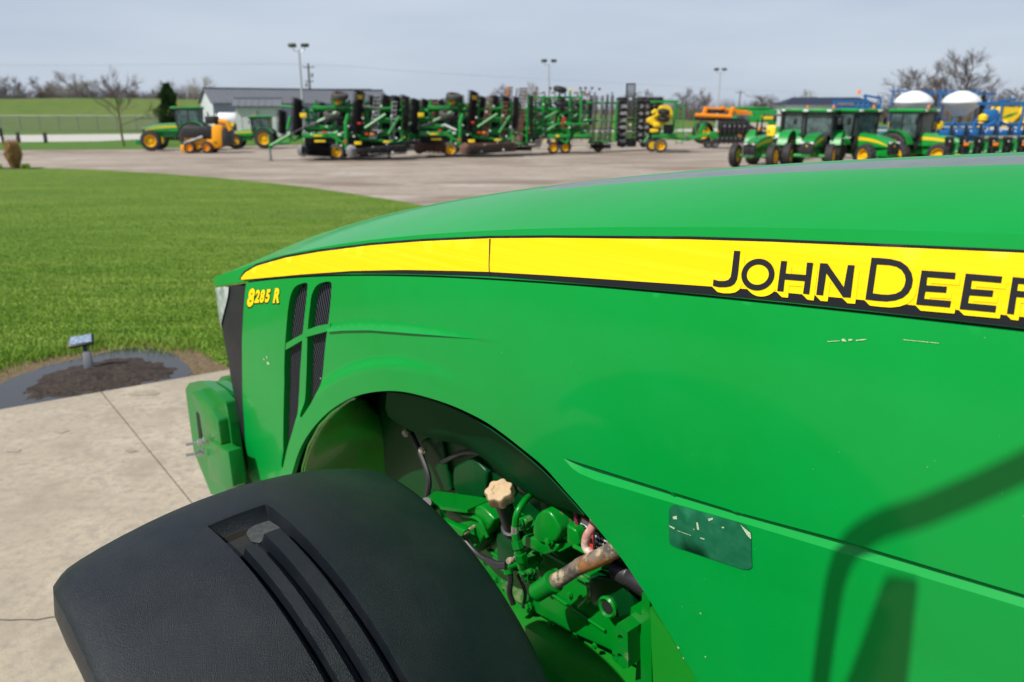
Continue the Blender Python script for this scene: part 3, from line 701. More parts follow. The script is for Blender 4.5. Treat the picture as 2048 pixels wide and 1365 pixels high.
# front liner: curved dish behind the arch
vs = []; fs = []; 
lin_o = [(602, 985), (606, 935), (618, 893), (640, 853), (668, 823), (700, 800), (712, 795)]
lin_i = [(858, 1100), (848, 1050), (836, 996), (823, 940), (808, 891), (781, 845), (724, 797)]
n = 14
for k in range(n + 1):
    t = k / n
    for (o, i) in zip(lin_o, lin_i):
        a = P3(*o, -1.375); b = P3(*i, -1.74); m_ = (a + b) / 2 + Vector((0.16, -0.06, 0.03)) * 1.0
        p = a * (1 - t) ** 2 + m_ * 2 * t * (1 - t) + b * t * t; vs.append(p)
mcol = len(lin_o)
for k in range(n):
    for j in range(mcol - 1): fs.append((k * mcol + j, k * mcol + j + 1, (k + 1) * mcol + j + 1, (k + 1) * mcol + j))
lo_ = meshobj('wheel_well_liner', vs, fs, M['liner'], big, off=TO, auto=R_(60)); s2 = lo_.modifiers.new('t', 'SOLIDIFY'); s2.thickness = 0.006
sb = lo_.modifiers.new('s', 'SUBSURF'); sb.levels = 1; sb.render_levels = 1
mb = MB(); mb.prism([onY(u, v, -1.50) for u, v in rpoly([(618, 962), (632, 905), (638, 892), (648, 893), (664, 935), (668, 965)], 5)], (0, -.004, 0)); tb(mb, 'liner_opening', 'mesh')
mb = MB(); mb.tube([P3(u, v, -1.378) for u, v in lin_o], 0.007, 6); tb(mb, 'liner_edge', 'liner')
# upper liner under the hood: a rolled shield with a finely ribbed lower edge
up_o = [(775, 783), (830, 790), (900, 812), (965, 845), (1030, 892), (1085, 938), (1130, 985), (1170, 1030)]
up_m = [(772, 815), (812, 845), (870, 862), (935, 872), (985, 908), (1040, 960), (1090, 1000), (1168, 1030)]
up_i = [(778, 832), (812, 856), (860, 876), (925, 888), (975, 918), (1020, 962), (1080, 1004), (1160, 1026)]
vs = []; fs = []; nn = len(up_o)
for lst, Y in ((up_o, -1.385), (up_o, -1.43), (up_m, -1.50), (up_i, -1.54), (up_i, -1.70)):
    for q in rounded(lst, 2, False): vs.append(P3(*q, Y))
nn = len(rounded(up_o, 2, False))
for k in range(4):
    for j in range(nn - 1): fs.append((k * nn + j, k * nn + j + 1, (k + 1) * nn + j + 1, (k + 1) * nn + j))
uo = meshobj('engine_side_shield', vs, fs, M['shield'], big, off=TO, auto=R_(60)); s2 = uo.modifiers.new('t', 'SOLIDIFY'); s2.thickness = 0.004
mb = MB()
a_ = rounded([(935, 868), (985, 903), (1040, 955), (1090, 997), (1160, 1028)], 3, False); b_ = rounded([(960, 862), (1010, 893), (1060, 936), (1110, 982), (1166, 1026)], 3, False)
for i in range(9):
    t = i / 8; mb.tube([P3(p[0] * (1 - t) + q[0] * t, p[1] * (1 - t) + q[1] * t, -1.493 + 0.028 * t) for p, q in zip(a_, b_)], 0.0023, 4)
tb(mb, 'shield_ribbing', 'liner'); KIDS[big.name][-1]['label'] = 'finely ribbed edge of the dark green shield'
# engine block: side wall with castings
blk = rpoly([(1.02, 0.98), (1.02, 1.75), (3.0, 1.80), (3.0, 0.95)], .03)
mb = MB(); mb.prism([(x, -1.66, z) for x, z in blk], (0, -.40, 0)); tb(mb, 'engine_block', 'cast_shaded', auto=R_(30))
mb = MB()
def casting(L, Y, d, r=7):
    P = pp(rpoly(L, r, 2), Y); bm = bmesh.new(); n = len(P); V = [bm.verts.new(Vector(p)) for p in P] + [bm.verts.new(Vector(p) + Vector((0, -d, 0))) for p in P]
    f0 = bm.faces.new(V[:n]); bm.faces.new(V[:n - 1:-1]); [bm.faces.new((V[i], V[n + i], V[n + (i + 1) % n], V[(i + 1) % n])) for i in range(n)]
    bmesh.ops.recalc_face_normals(bm, faces=bm.faces[:]); bmesh.ops.bevel(bm, geom=list(f0.edges), offset=min(.009, d * .4), segments=3, affect='EDGES', profile=0.5, clamp_overlap=True)
    bm.verts.index_update(); mb.add([tuple(v.co) for v in bm.verts], [tuple(v.index for v in f.verts) for f in bm.faces]); bm.free()
casting([(846, 1004), (880, 1012), (884, 1040), (930, 1062), (925, 1075), (880, 1060), (858, 1036)], -1.47, .02, 4)
mb.prism([onY(846, 1000, -1.47), onY(872, 982, -1.60), onY(985, 998, -1.60), onY(935, 1020, -1.50), onY(884, 1014, -1.47)], (0, 0, -.012))
tb(mb, 'engine_bracket', 'cast')
mb = MB(); casting([(882, 1016), (935, 1022), (960, 1010), (990, 1040), (945, 1110), (915, 1075), (884, 1050)], -1.53, .10, 6); tb(mb, 'engine_bracket', 'cast')
mb = MB(); mb.tube(bez([P3(890, 1045, -1.525), P3(930, 1062, -1.52), P3(952, 1092, -1.52)], 12), .008, 8); mb.tube(bez([P3(925, 1030, -1.525), P3(958, 1040, -1.52), P3(975, 1075, -1.52)], 12), .007, 8); tb(mb, 'casting_rib', 'cast')
mb = MB(); mb.lathe(P3(1216, 1214, -1.548), (0, 1, 0), [(-.02, .030), (.004, .034), (.010, .028), (.004, .021), (-.03, .019)], 28); tb(mb, 'bore_ring', 'cast')
mb = MB(); mb.lathe(P3(1216, 1214, -1.548), (0, 1, 0), [(0, .020), (.0055, .020)], 20); tb(mb, 'bore', 'seam')
mb = MB(); mb.tube(bez([P3(1150, 1150, -1.575), P3(1175, 1165, -1.56), P3(1178, 1195, -1.56), P3(1160, 1215, -1.57)], 16), .009, 8); mb.tube([P3(1060, 1090, -1.58), P3(1190, 1160, -1.575)], .006, 6); mb.tube([P3(975, 1100, -1.58), P3(1210, 1262, -1.578)], .005, 6); tb(mb, 'casting_rib', 'cast')
for u, v in ((990, 1160), (1060, 1222), (1100, 1246), (1150, 1271), (1190, 1292), (1222, 1180), (1255, 1205), (1140, 1190)):
    mb = MB(); mb.lathe(P3(u, v, -1.582), (0, 1, 0), [(0, .011), (.002, .011), (.003, .007), (.009, .007)], 6); tb(mb, 'small_bolt', 'cast')
mb = MB(); mb.tube(bez([P3(1035, 1150, -1.57), P3(1050, 1185, -1.565), P3(1046, 1215, -1.57)], 12), .006, 8); tb(mb, 'fuel_line', 'rubber'); mb = MB(); mb.tube(bez([P3(885, 925, -1.62), P3(930, 905, -1.60), P3(985, 915, -1.58), P3(1030, 960, -1.58)], 16), .009, 8); tb(mb, 'fuel_line', 'rubber'); mb = MB(); mb.tube(bez([P3(1046, 955, -1.56), P3(1040, 975, -1.54), P3(1062, 985, -1.55), P3(1072, 965, -1.56)], 16), .010, 8); tb(mb, 'fuel_line', 'rubber')
mb = MB()
casting([(905, 1068), (975, 1020), (1075, 1080), (1185, 1165), (1290, 1270), (1300, 1350), (1215, 1300), (1130, 1262), (1030, 1204), (960, 1140)], -1.585, .10, 12)
tb(mb, 'frame_rail', 'cast')
mb = MB()
for q, Y, d in (([(925, 1042), (975, 1040), (980, 1080), (955, 1110), (930, 1075)], -1.55, .05), ([(990, 1068), (1030, 1062), (1042, 1110), (1020, 1150), (994, 1130)], -1.555, .05), ([(905, 935), (945, 915), (975, 945), (968, 1000), (925, 1010), (905, 975)], -1.60, .06),
              ([(955, 900), (1015, 905), (1030, 960), (1000, 1000), (960, 985)], -1.625, .05), ([(1075, 950), (1135, 985), (1130, 1060), (1080, 1050)], -1.62, .06), ([(1120, 985), (1175, 1030), (1200, 1110), (1120, 1080)], -1.64, .03),
              ([(1175, 1150), (1250, 1165), (1275, 1230), (1230, 1240), (1180, 1210)], -1.555, .05), ([(840, 880), (880, 872), (905, 985), (865, 985)], -1.64, .05)):
    casting(q, Y, d, 9)
tb(mb, 'casting_boss', 'cast_shaded'); KIDS[big.name][-1]['label'] = 'angular green cast housings, colour darkened for shade'
# sunlit flange housing with two hexagon bolts
mb = MB()
casting([(1062, 1068), (1070, 1030), (1090, 1018), (1105, 1030), (1122, 1062), (1112, 1086), (1080, 1090)], -1.49, .12, 10)
casting([(1044, 1072), (1062, 1074), (1118, 1090), (1113, 1104), (1088, 1112), (1040, 1090)], -1.50, .03, 6)
casting([(1004, 1050), (1015, 1040), (1046, 1035), (1054, 1046), (1046, 1064), (1016, 1064)], -1.50, .03, 6)
tb(mb, 'filler_flange', 'cast')
for u, v in ((1041, 1045), (1100, 1082), (1058, 1212), (1052, 1156), (1115, 1146), (1065, 1140)):
    a = P3(u, v, -1.495 if v < 1100 else -1.57); mb = MB(); mb.lathe(a, (0.1, 1, .1), [(0, .017), (.003, .017), (.0035, .0115), (.013, .0115), (.014, .009)], 6); tb(mb, 'hexagon_bolt', 'cast')
# filler neck and lobed tan cap
base = P3(1026, 1060, -1.53); top = P3(1005, 1003, -1.46); ax = (top - base).normalized()
mb = MB(); mb.tube([base, top], 0.027, 16); mb.lathe(base, ax, [(0, .036), (.02, .036), (.022, .028)], 16); tb(mb, 'filler_neck', 'black')
axc = Vector((-0.10, 0.42, 0.90)).normalized(); u_, w__ = perp(axc); capc = P3(1000, 987, -1.46); vs = []; fs = []; N = 112
def capr(t): return 0.0425 * (1 + 0.085 * math.cos(7 * t)) 
for hgt, sc, rid in ((-0.022, 0.97, 1), (-0.018, 1.0, 1), (0.012, 1.0, 1), (0.017, 0.965, 0), (0.019, 0.9, 0), (0.020, 0.5, 0), (0.0175, 0.44, 0), (0.0175, 0.02, 0)):
    for k in range(N):
        t = 2 * math.pi * k / N; r = capr(t) * sc + (0.0013 * (1 if k % 2 else -1) if rid else 0); vs.append(capc + axc * hgt + (u_ * math.cos(t) + w__ * math.sin(t)) * r)
for i in range(7):
    for k in range(N): fs.append((i * N + k, i * N + (k + 1) % N, (i + 1) * N + (k + 1) % N, (i + 1) * N + k))
fs.append(tuple(range(N))[::-1]); fs.append(tuple(7 * N + k for k in range(N)))
meshobj('filler_cap', vs, fs, M['cap'], big, off=TO, auto=R_(25)); KIDS[big.name][-1]['label'] = 'dusty tan lobed filler cap'
# green hose with crimp and fittings
mb = MB(); mb.tube(bez([P3(1068, 985, -1.56), P3(1048, 1004, -1.49), P3(1034, 1028, -1.455), P3(1030, 1055, -1.45)]), 0.0105, 12); tb(mb, 'green_hose', 'cast')
mb = MB(); mb.tube([P3(1030, 1053, -1.45), P3(1030, 1067, -1.45)], 0.0118, 12); tb(mb, 'hose_crimp', 'steel')
mb = MB(); dn = [P3(1030, 1067, -1.45), P3(1033, 1083, -1.45)]
mb.tube(dn, [.0125, .011], 12); mb.lathe(P3(1033, 1083, -1.45), (P3(1036, 1094, -1.45) - P3(1033, 1083, -1.45)), [(0, .0185), (.022, .0185), (.024, .014)], 6)
mb.tube([P3(1036, 1094, -1.45), P3(1040, 1108, -1.455)], .014, 12); mb.lathe(P3(1040, 1106, -1.455), (P3(1044, 1120, -1.46) - P3(1040, 1106, -1.455)), [(0, .021), (.026, .021)], 6)
mb.tube([P3(1044, 1118, -1.46), P3(1046, 1133, -1.47)], .018, 12); mb.tube([P3(1040, 1132, -1.47), P3(1070, 1122, -1.53)], .017, 12); mb.lathe(P3(1062, 1124, -1.53), (0.3, -1, 0), [(0, .026), (.03, .026)], 6)
tb(mb, 'hose_fitting', 'cast')
# black corrugated harness in two clips
def corr(pts, r, m, name):
    P = [];
    acc = 0
    L = [pts[0]]
    for a, b in zip(pts[:-1], pts[1:]):
        k = max(1, int((b - a).length / 0.0032))
        for j in range(1, k + 1): L.append(a.lerp(b, j / k))
    mb = MB(); mb.tube(L, [r * (1.0 if i % 2 else 0.86) for i in range(len(L))], 12); return tb(mb, name, m, auto=R_(70))
corr(bez([P3(915, 1058, -1.50), P3(934, 1085, -1.50), P3(955, 1108, -1.50), P3(980, 1124, -1.50)]), .0105, 'rubber', 'corrugated_hose')
mb = MB(); mb.tube(bez([P3(975, 1120, -1.50), P3(995, 1129, -1.50), P3(1012, 1130, -1.51)]), .011, 10); mb.tube(bez([P3(975, 1124, -1.495), P3(995, 1134, -1.495), P3(1012, 1134, -1.50)]), .007, 10); tb(mb, 'wire_bundle', 'rubber')
corr(bez([P3(1018, 1138, -1.50), P3(1021, 1160, -1.50), P3(1019, 1185, -1.50), P3(1026, 1208, -1.51)]), .0105, 'rubber', 'corrugated_hose')
for (u, v) in ((928, 1077), (1016, 1136)):
    mb = MB(); c_ = P3(u, v, -1.50); mb.lathe(c_ - Vector((0, 0, .006)), (-.4, .1, -1), [(0, .011), (0, .0155), (.013, .0155), (.013, .011)], 14, closed=True); mb.tube([c_, c_ + Vector((-.02, -.07, .01))], .008, 8); tb(mb, 'hose_clip', 'cast')
    mb = MB(); c2 = P3(u + 6, v - 14, -1.49); mb.lathe(c2, (-.2, .9, .3), [(0, .012), (.010, .012), (.016, .009), (.018, .005)], 10); mb.tube([c2, c2 - Vector((-.02, .09, 0))], .006, 6); tb(mb, 'clip_bolt', 'clampbolt')
# green socket and the rusty pipe that runs out of it
a = P3(1072, 1186, -1.45); b = P3(1108, 1163, -1.46); d = (b - a).normalized()
mb = MB(); mb.lathe(a, d, [(0, .020), (.004, .029), ((b - a).length, .030), ((b - a).length + .003, .027), ((b - a).length + .003, .0), ], 24); mb.lathe(a + d * ((b - a).length - .01), d, [(0, .030), (.0, .0335), (.012, .0335), (.014, .028)], 24); tb(mb, 'pipe_socket', 'cast')
mb = MB(); mb.tube(bez([P3(1098, 1170, -1.458), P3(1130, 1152, -1.47), P3(1160, 1133, -1.475), P3(1196, 1117, -1.48), P3(1250, 1088, -1.50)]), [.0235] * 6 + [.0225] * 6 + [.0245] * 13, 20)
tb(mb, 'drain_pipe', 'rust'); KIDS[big.name][-1]['label'] = 'dirty pipe with orange rust at its lower end'
# warning card, tubes and the grey convoluted hose beside the arch edge
def face(L, Y, m, name, d=.002): mb = MB(); mb.prism(pp(L, Y), (0, -d, 0)); return tb(mb, name, m, auto=None)
face(rpoly([(1146, 1082), (1163, 1033), (1182, 1044), (1214, 1062), (1235, 1105), (1222, 1128), (1192, 1112)], 3), -1.540, 'red', 'warning_label')
face([(1149, 1080), (1164, 1038), (1182, 1049), (1172, 1092)], -1.536, 'white', 'label_panel')
face([(1186, 1058), (1213, 1067), (1228, 1100), (1216, 1120), (1186, 1104)], -1.536, 'decal_letter', 'label_panel')
mb = MB(); c_ = P3(1166, 1060, -1.533); mb.lathe(c_, (0, 1, 0), [(0, .0165), (.0015, .0165), (.0015, .0140), (0, .0140)], 24, closed=True); mb.box(c_, (.003, .0025, .028), ry=.0); mb.box(c_ + Vector((.004, .0, -.004)), (.010, .002, .012)); mb.box(c_ + Vector((-.006, 0, .004)), (.006, .002, .010)); tb(mb, 'label_symbol', 'decal_letter')
LW = mat('label_print', (0.8, 0.8, 0.78), 0.6)
def text(body, at, ux, uz, size, name, m, par, off):
    cv = bpy.data.curves.new(name, 'FONT'); cv.body = body; cv.size = size; cv.extrude = 0.0004
    tmp = bpy.data.objects.new(name, cv); C.objects.link(tmp); dg = bpy.context.evaluated_depsgraph_get(); me = bpy.data.meshes.new_from_object(tmp.evaluated_get(dg)); bpy.data.objects.remove(tmp)
    ux = Vector(ux).normalized(); uz = Vector(uz).normalized(); nn_ = ux.cross(uz)
    for v in me.vertices: v.co = Vector(at) + ux * v.co.x + uz * v.co.y + nn_ * v.co.z - Vector(off)
    me.materials.clear(); me.materials.append(m); o = bpy.data.objects.new(name, me); C.objects.link(o); o.parent = par; KIDS.setdefault(par.name, []).append(o); return o
for i, s_ in enumerate(('only from', 'in park or', 'neutral.', 'ting in gear')):
    p0_ = P3(1190 + i * 1.0, 1074 + i * 10.5, -1.532); p1_ = P3(1218 + i, 1088 + i * 10.5, -1.532); text(s_, p0_, p1_ - p0_, (0.1, 0, 1), 0.0125, 'label_text', LW, big, TO)
mb = MB(); mb.tube(bez([P3(1188, 1020, -1.52), P3(1186, 1050, -1.50), P3(1173, 1074, -1.49), P3(1172, 1096, -1.49), P3(1190, 1112, -1.49), P3(1215, 1120, -1.50)], 30), .012, 12); tb(mb, 'faded_red_tube', 'pink')
mb = MB(); mb.tube(bez([P3(1150, 1015, -1.53), P3(1153, 1045, -1.525), P3(1162, 1070, -1.525), P3(1180, 1078, -1.53)], 24), .0055, 10); tb(mb, 'maroon_tube', 'maroon')
corr(bez([P3(1300, 1180, -1.52), P3(1262, 1155, -1.53), P3(1235, 1140, -1.56)]), .030, 'rubber', 'convoluted_hose')
mb = MB(); casting([(1132, 1048), (1152, 1062), (1160, 1090), (1150, 1098), (1132, 1088)], -1.50, .06, 5); mb.tube([P3(1148, 1092, -1.5), P3(1185, 1112, -1.5)], .007, 8); tb(mb, 'lever_bracket', 'cast')
# bracket block with two drilled holes and its riser plate
Yb = -1.42
hb = [(1225, 1262), (1235, 1247), (1255, 1265), (1257, 1336), (1247, 1339), (1224, 1318)]
hb = [(lambda p: (p[0], p[2]))(onY(u, v, Yb)) for u, v in hb]
def ringpx(u, v, r, n=18, Y=Yb): c0 = P3(u, v, Y); return [(c0.x + r * math.cos(2 * math.pi * i / n), c0.z + r * math.sin(2 * math.pi * i / n)) for i in range(n)]
h1, h2 = ringpx(1241, 1277, .0095), ringpx(1240, 1314, .0095)
vo_, T_, lp_ = panel(hb, [h1, h2], .02, bstep=.006); V3 = [(x, Yb, z) for x, z in vo_]; F3 = [tuple(t) for t in T_]; fm = []
walls(lp_[0], .13); walls(lp_[1], .05); walls(lp_[2], .05); meshobj('drilled_block', V3, F3, M['cast'], big, off=TO, auto=R_(30))
for u, v in ((1241, 1277), (1240, 1314)):
    c0 = P3(u, v, Yb - .02); mb = MB(); mb.lathe(c0, (0, -1, 0), [(0, .0095), (.0005, .0095), (.0005, .002), (0, .002)], 16, closed=True); mb.lathe(c0 + Vector((0, -.03, 0)), (0, 1, 0), [(0, .009), (.002, .009)], 16); tb(mb, 'bolt_hole', 'clampbolt')
mb = MB(); mb.prism(pp([(1284, 1186), (1299, 1200), (1303, 1290), (1304, 1400), (1268, 1400), (1272, 1340), (1282, 1260)], -1.47), (0, -.015, 0)); mb.prism(pp([(1262, 1215), (1290, 1240), (1294, 1290), (1258, 1262)], -1.485), (0, -.08, 0)); tb(mb, 'riser_plate', 'cast')
# lower frame side, catching the sun under the engine
mb = MB(); mb.prism([(0.3, -1.53, 0.55), (0.3, -1.53, 1.02), (1.25, -1.53, 0.98), (1.9, -1.53, 0.965), (2.9, -1.53, 0.92), (2.9, -1.53, 0.55)], (0, -.5, 0)); tb(mb, 'chassis_side', 'frame')
mb = MB(); mb.prism([onY(u, v, -1.415) for u, v in [(1300, 1215), (1330, 1255), (1400, 1372), (1420, 1460), (1310, 1460)]], (0, -.01, 0)); tb(mb, 'lower_side_panel', 'frame')
# pins high in the wheel well
for u, v in ((815, 864), (848, 898)): a = P3(u, v, -1.60); mb = MB(); mb.lathe(a, (-.5, 1, 0), [(0, .014), (.02, .014), (.02, .009), (.026, .008)], 12); tb(mb, 'well_bolt', 'clampbolt')
mb = MB(); mb.tube(bez([P3(815, 850, -1.63), P3(840, 905, -1.60), P3(858, 960, -1.58), P3(850, 1010, -1.56)]), .011, 8); tb(mb, 'brake_hose', 'rubber')
mb = MB(); mb.tube([P3(852, 1006, -1.42), P3(868, 1020, -1.50)], .019, 12); tb(mb, 'pivot_bush', 'rubber')
# ================================================================== CAB AND MIRROR (beyond the right edge; they throw the shadows on the hood)
SUN_T = Vector((SDIR.x * FW.x + SDIR.y * FW.y, SDIR.x * LF.x + SDIR.y * LF.y, SDIR.z))
def caster(u, v, k=1.9): return Vector(onS(u, v)) + SUN_T * k
mb = MB(); mb.tube(bez([caster(2330, 790), caster(2048, 935), caster(1860, 1018), caster(1760, 1052), caster(1700, 1095), caster(1672, 1160), caster(1655, 1260), caster(1640, 1370), caster(1625, 1480)], 80), 0.0190, 12)
tb(mb, 'mirror_arm', 'black')
mb = MB(); q = [caster(u, v, 1.9) for u, v in rpoly([(1772, 1148), (1838, 1156), (1815, 1370), (1800, 1520), (1630, 1500), (1692, 1365)], 14)]; mb.prism(q, SUN_T * .03); tb(mb, 'mirror_head', 'black')
mb = MB(); mb.tube(bez([caster(2330, 790), Vector((0.25, -0.55, 3.30)), Vector((-0.35, -1.10, 3.05))], 12), .019, 10); tb(mb, 'mirror_bracket', 'black')
mb = MB(); mb.tube([caster(1640, 1480), caster(1700, 1470)], .02, 8); tb(mb, 'mirror_joint', 'black')
glass = mat('tinted_glass', (0.03, 0.05, 0.05), 0.05, spec=0.6)
for nm, c0, d0, m_ in (('cab_roof', (-1.15, -1.8, 3.2), (1.9, 1.9, .2), 'paint'), ('cab_floor', (-1.05, -1.8, 1.2), (1.6, 1.5, .5), 'black')):
    mb = MB(); mb.box(c0, d0, bev=.06); tb(mb, nm, m_)
for sx_, sy_ in ((-0.35, -1.1), (-0.35, -2.5), (-1.9, -1.1), (-1.9, -2.5)):
    mb = MB(); mb.box((sx_, sy_, 2.27), (.09, .09, 1.66), bev=.02); tb(mb, 'cab_post', 'black')
mb = MB(); mb.box((-0.36, -1.8, 2.3), (.012, 1.3, 1.55)); mb.box((-1.12, -1.09, 2.3), (1.46, .012, 1.55)); mb.box((-1.12, -2.51, 2.3), (1.46, .012, 1.55)); tb(mb, 'cab_glass', glass)
# ================================================================== GROUND
def hz_mesh(name, poly, z, m, kind='structure', **kw):
    mb = MB(); mb.add([(x, y, z) for x, y in poly], [tuple(range(len(poly)))]); o = mb.build(name, m, None, auto=None); return props(o, kind=kind, **kw)
def nodes_ground(name, cols, scales, rough=0.9, bump=None, stretch=None):
    n = [(s, c, lo, hi, 8) for (s, c, lo, hi) in scales]
    return mat(name, cols, rough, n=n, bump=bump, stretch=stretch, spec=0.25)
m_field = nodes_ground('field_grass', (0.085, 0.150, 0.022), [(0.05, (0.11, 0.165, 0.035), 0.4, 0.65), (0.9, (0.06, 0.12, 0.02), 0.45, 0.7)])
m_lawn = nodes_ground('lawn_grass', (0.10, 0.175, 0.012), [(0.55, (0.165, 0.235, 0.028), 0.42, 0.68), (5.0, (0.05, 0.125, 0.008), 0.45, 0.70), (38, (0.15, 0.24, 0.045), 0.52, 0.74), (0.22, (0.10, 0.16, 0.03), 0.55, 0.75)], bump=(60, 0.8, 0.03), stretch=(0.45, 1.5, 1))
m_gravel = nodes_ground('gravel_lot', (0.325, 0.272, 0.222), [(0.16, (0.205, 0.158, 0.120), 0.46, 0.58), (0.55, (0.40, 0.35, 0.30), 0.50, 0.64), (1.6, (0.22, 0.175, 0.14), 0.54, 0.66), (9, (0.20, 0.165, 0.14), 0.5, 0.72), (60, (0.44, 0.39, 0.34), 0.55, 0.75)], bump=(25, 0.6, 0.03), stretch=(0.35, 1.0, 1))
m_conc = nodes_ground('old_concrete', (0.365, 0.310, 0.232), [(0.6, (0.45, 0.385, 0.290), 0.40, 0.66), (1.9, (0.29, 0.24, 0.175), 0.50, 0.70), (2.4, (0.47, 0.41, 0.32), 0.54, 0.74), (16, (0.29, 0.255, 0.205), 0.45, 0.7), (2.6, (0.14, 0.115, 0.09), 0.66, 0.76), (110, (0.25, 0.225, 0.18), 0.5, 0.75)], rough=0.82, bump=(90, 0.25, 0.004))
m_mulch = nodes_ground('wet_mulch', (0.060, 0.045, 0.036), [(7, (0.030, 0.022, 0.018), 0.42, 0.62), (30, (0.115, 0.085, 0.065), 0.48, 0.66), (90, (0.018, 0.014, 0.012), 0.5, 0.7)], bump=(70, 1.0, 0.03))
m_straw = nodes_ground('dry_clippings', (0.17, 0.12, 0.065), [(16, (0.10, 0.07, 0.035), 0.40, 0.6), (50, (0.33, 0.25, 0.15), 0.5, 0.7)], bump=(60, 1.0, 0.02))
m_water = mat('puddle_water', (0.028, 0.024, 0.020), 0.05, spec=0.5, bump=(14, 0.06, 0.004))
m_road = nodes_ground('pale_road', (0.47, 0.45, 0.42), [(0.5, (0.42, 0.40, 0.37), 0.4, 0.7)])
ground = hz_mesh('ground', [(-1500, -60), (1500, -60), (1500, 1500), (-1500, 1500)], -0.010, m_field)
hz_mesh('gravel_lot', [G(u, v)[:2] for u, v in [(-700, 372), (-500, 318), (-200, 307), (0, 301), (290, 299), (330, 297), (700, 287), (1140, 283), (1560, 278), (2048, 272), (2800, 268)]] + [(45, -20), (-2, -20)], -0.004, m_gravel)
# lawn with a smooth far boundary
lw = rounded([G(u, v)[:2] for u, v in [(-900, 352), (-300, 341), (0, 337), (100, 337), (200, 340), (300, 346), (400, 353), (500, 362), (600, 373), (700, 387), (800, 403), (900, 421), (1100, 465)]], 1, False)
lawn_poly = lw + [(3.2, 9.0), (1.2, 6.4)] + [G(u, v)[:2] for u, v in [(440, 745), (0, 822), (-400, 892)]] + [(-16, 3.8), (-34, 8)]
lawn = hz_mesh('lawn', lawn_poly, 0.0, m_lawn)
# concrete pad: a real slab, 12 mm proud, cut by a tooled joint
E0 = Vector(G(0, 822)[:2]); E1 = Vector(G(440, 745)[:2]); ed = (E1 - E0).normalized(); en = Vector((ed.y, -ed.x))
J = Vector(G(205, 790)[:2]); jd = (Vector(G(380, 1005)[:2]) - J).normalized()
jb = E0 + ed * (J - E0).dot(ed)
mb = MB()
for a_, b_ in ((-9.0, (jb - E0).dot(ed) - 0.006), ((jb - E0).dot(ed) + 0.006, 9.0)):
    P = [E0 + ed * a_, E0 + ed * b_, E0 + ed * b_ + jd * 13, E0 + ed * a_ + jd * 13]
    mb.prism([(p.x, p.y, 0.012) for p in P], (0, 0, -0.15))
conc = mb.build('concrete_pad', m_conc, None, auto=None); props(conc, kind='structure')
def gstrip(name, px, w, m, z, seed=1, jit=0.01):
    r = random.Random(seed); L = densify([G(u, v)[:2] for u, v in px], .05, False); vs = []
    for i, p in enumerate(L):
        q = Vector(L[min(i + 1, len(L) - 1)]) - Vector(L[max(i - 1, 0)]); n_ = Vector((-q.y, q.x)).normalized(); c = Vector(p) + n_ * r.gauss(0, jit); ww = w * r.uniform(.4, 1.4)
        vs += [(c.x + n_.x * ww, c.y + n_.y * ww, z), (c.x - n_.x * ww, c.y - n_.y * ww, z)]
    return props(meshobj(name, vs, [(2 * i, 2 * i + 1, 2 * i + 3, 2 * i + 2) for i in range(len(L) - 1)], m), kind='structure')
m_crack = mat('concrete_crack', (0.10, 0.082, 0.060), .9)
gstrip('concrete_crack', [(-200, 1252), (-60, 1238), (20, 1246), (75, 1243), (128, 1240), (200, 1238)], .004, m_crack, .0165, 2, .006)
# mulch bed, puddle ring and dry clippings beside the pad
def irr(L, a=0.03, seed=1, z=0.006):
    r = random.Random(seed); L = rounded([G(u, v)[:2] for u, v in L], 2); L = densify(L, 0.09)
    return [(x + r.uniform(-a, a), y + r.uniform(-a, a)) for x, y in L]
def patch(name, px, m, z, seed, a=0.03, **kw):
    P = irr(px, a, seed); vo, T, _ = panel(P, (), 0.4); return props(meshobj(name, [(x, y, z) for x, y in vo], [tuple(t)[::-1] for t in T], m), kind='structure')
patch('bare_earth', [(-60, 835), (-40, 742), (40, 712), (130, 700), (200, 684), (300, 678), (385, 690), (432, 722), (470, 742), (440, 752), (200, 795), (0, 828)], m_straw, 0.004, 3, 0.05)
patch('puddle', [(-60, 826), (-30, 782), (30, 757), (90, 733), (170, 716), (240, 699), (300, 695), (350, 709), (384, 740), (384, 757), (200, 792), (0, 826)], m_water, 0.008, 4, 0.025)
# gently mounded mulch
mp_ = irr([(34, 812), (44, 782), (72, 757), (120, 738), (190, 722), (270, 714), (330, 722), (366, 744), (372, 757), (200, 790)], 0.008, 5)
vo, T, _ = panel(mp_, (), 0.07); dd = seg_d(vo, mp_, True); rr = np.random.default_rng(3)
props(meshobj('mulch_bed', [(x, y, 0.006 + 0.055 * float(smooth01(d / 0.5)) + (rr.uniform(-.008, .008) if d > .02 else 0)) for (x, y), d in zip(vo, dd)], [tuple(t)[::-1] for t in T], m_mulch, smooth=True), kind='structure')
m_stain = mat('concrete_stain', (0.27, 0.225, 0.165), .85, n=[(14, (0.34, 0.29, 0.22), .42, .6)])
for k, (u, v, r_) in enumerate(((288, 789, .14), (124, 866, .07), (262, 905, .05), (30, 905, .06))):
    c0 = Vector(G(u, v)[:2]); rs = random.Random(k); P = rounded([(c0.x + r_ * rs.uniform(.5, 1.3) * math.cos(i * .7), c0.y + r_ * .7 * rs.uniform(.5, 1.3) * math.sin(i * .7)) for i in range(9)], 2); hz_mesh('concrete_stain', P, .0162, m_stain)
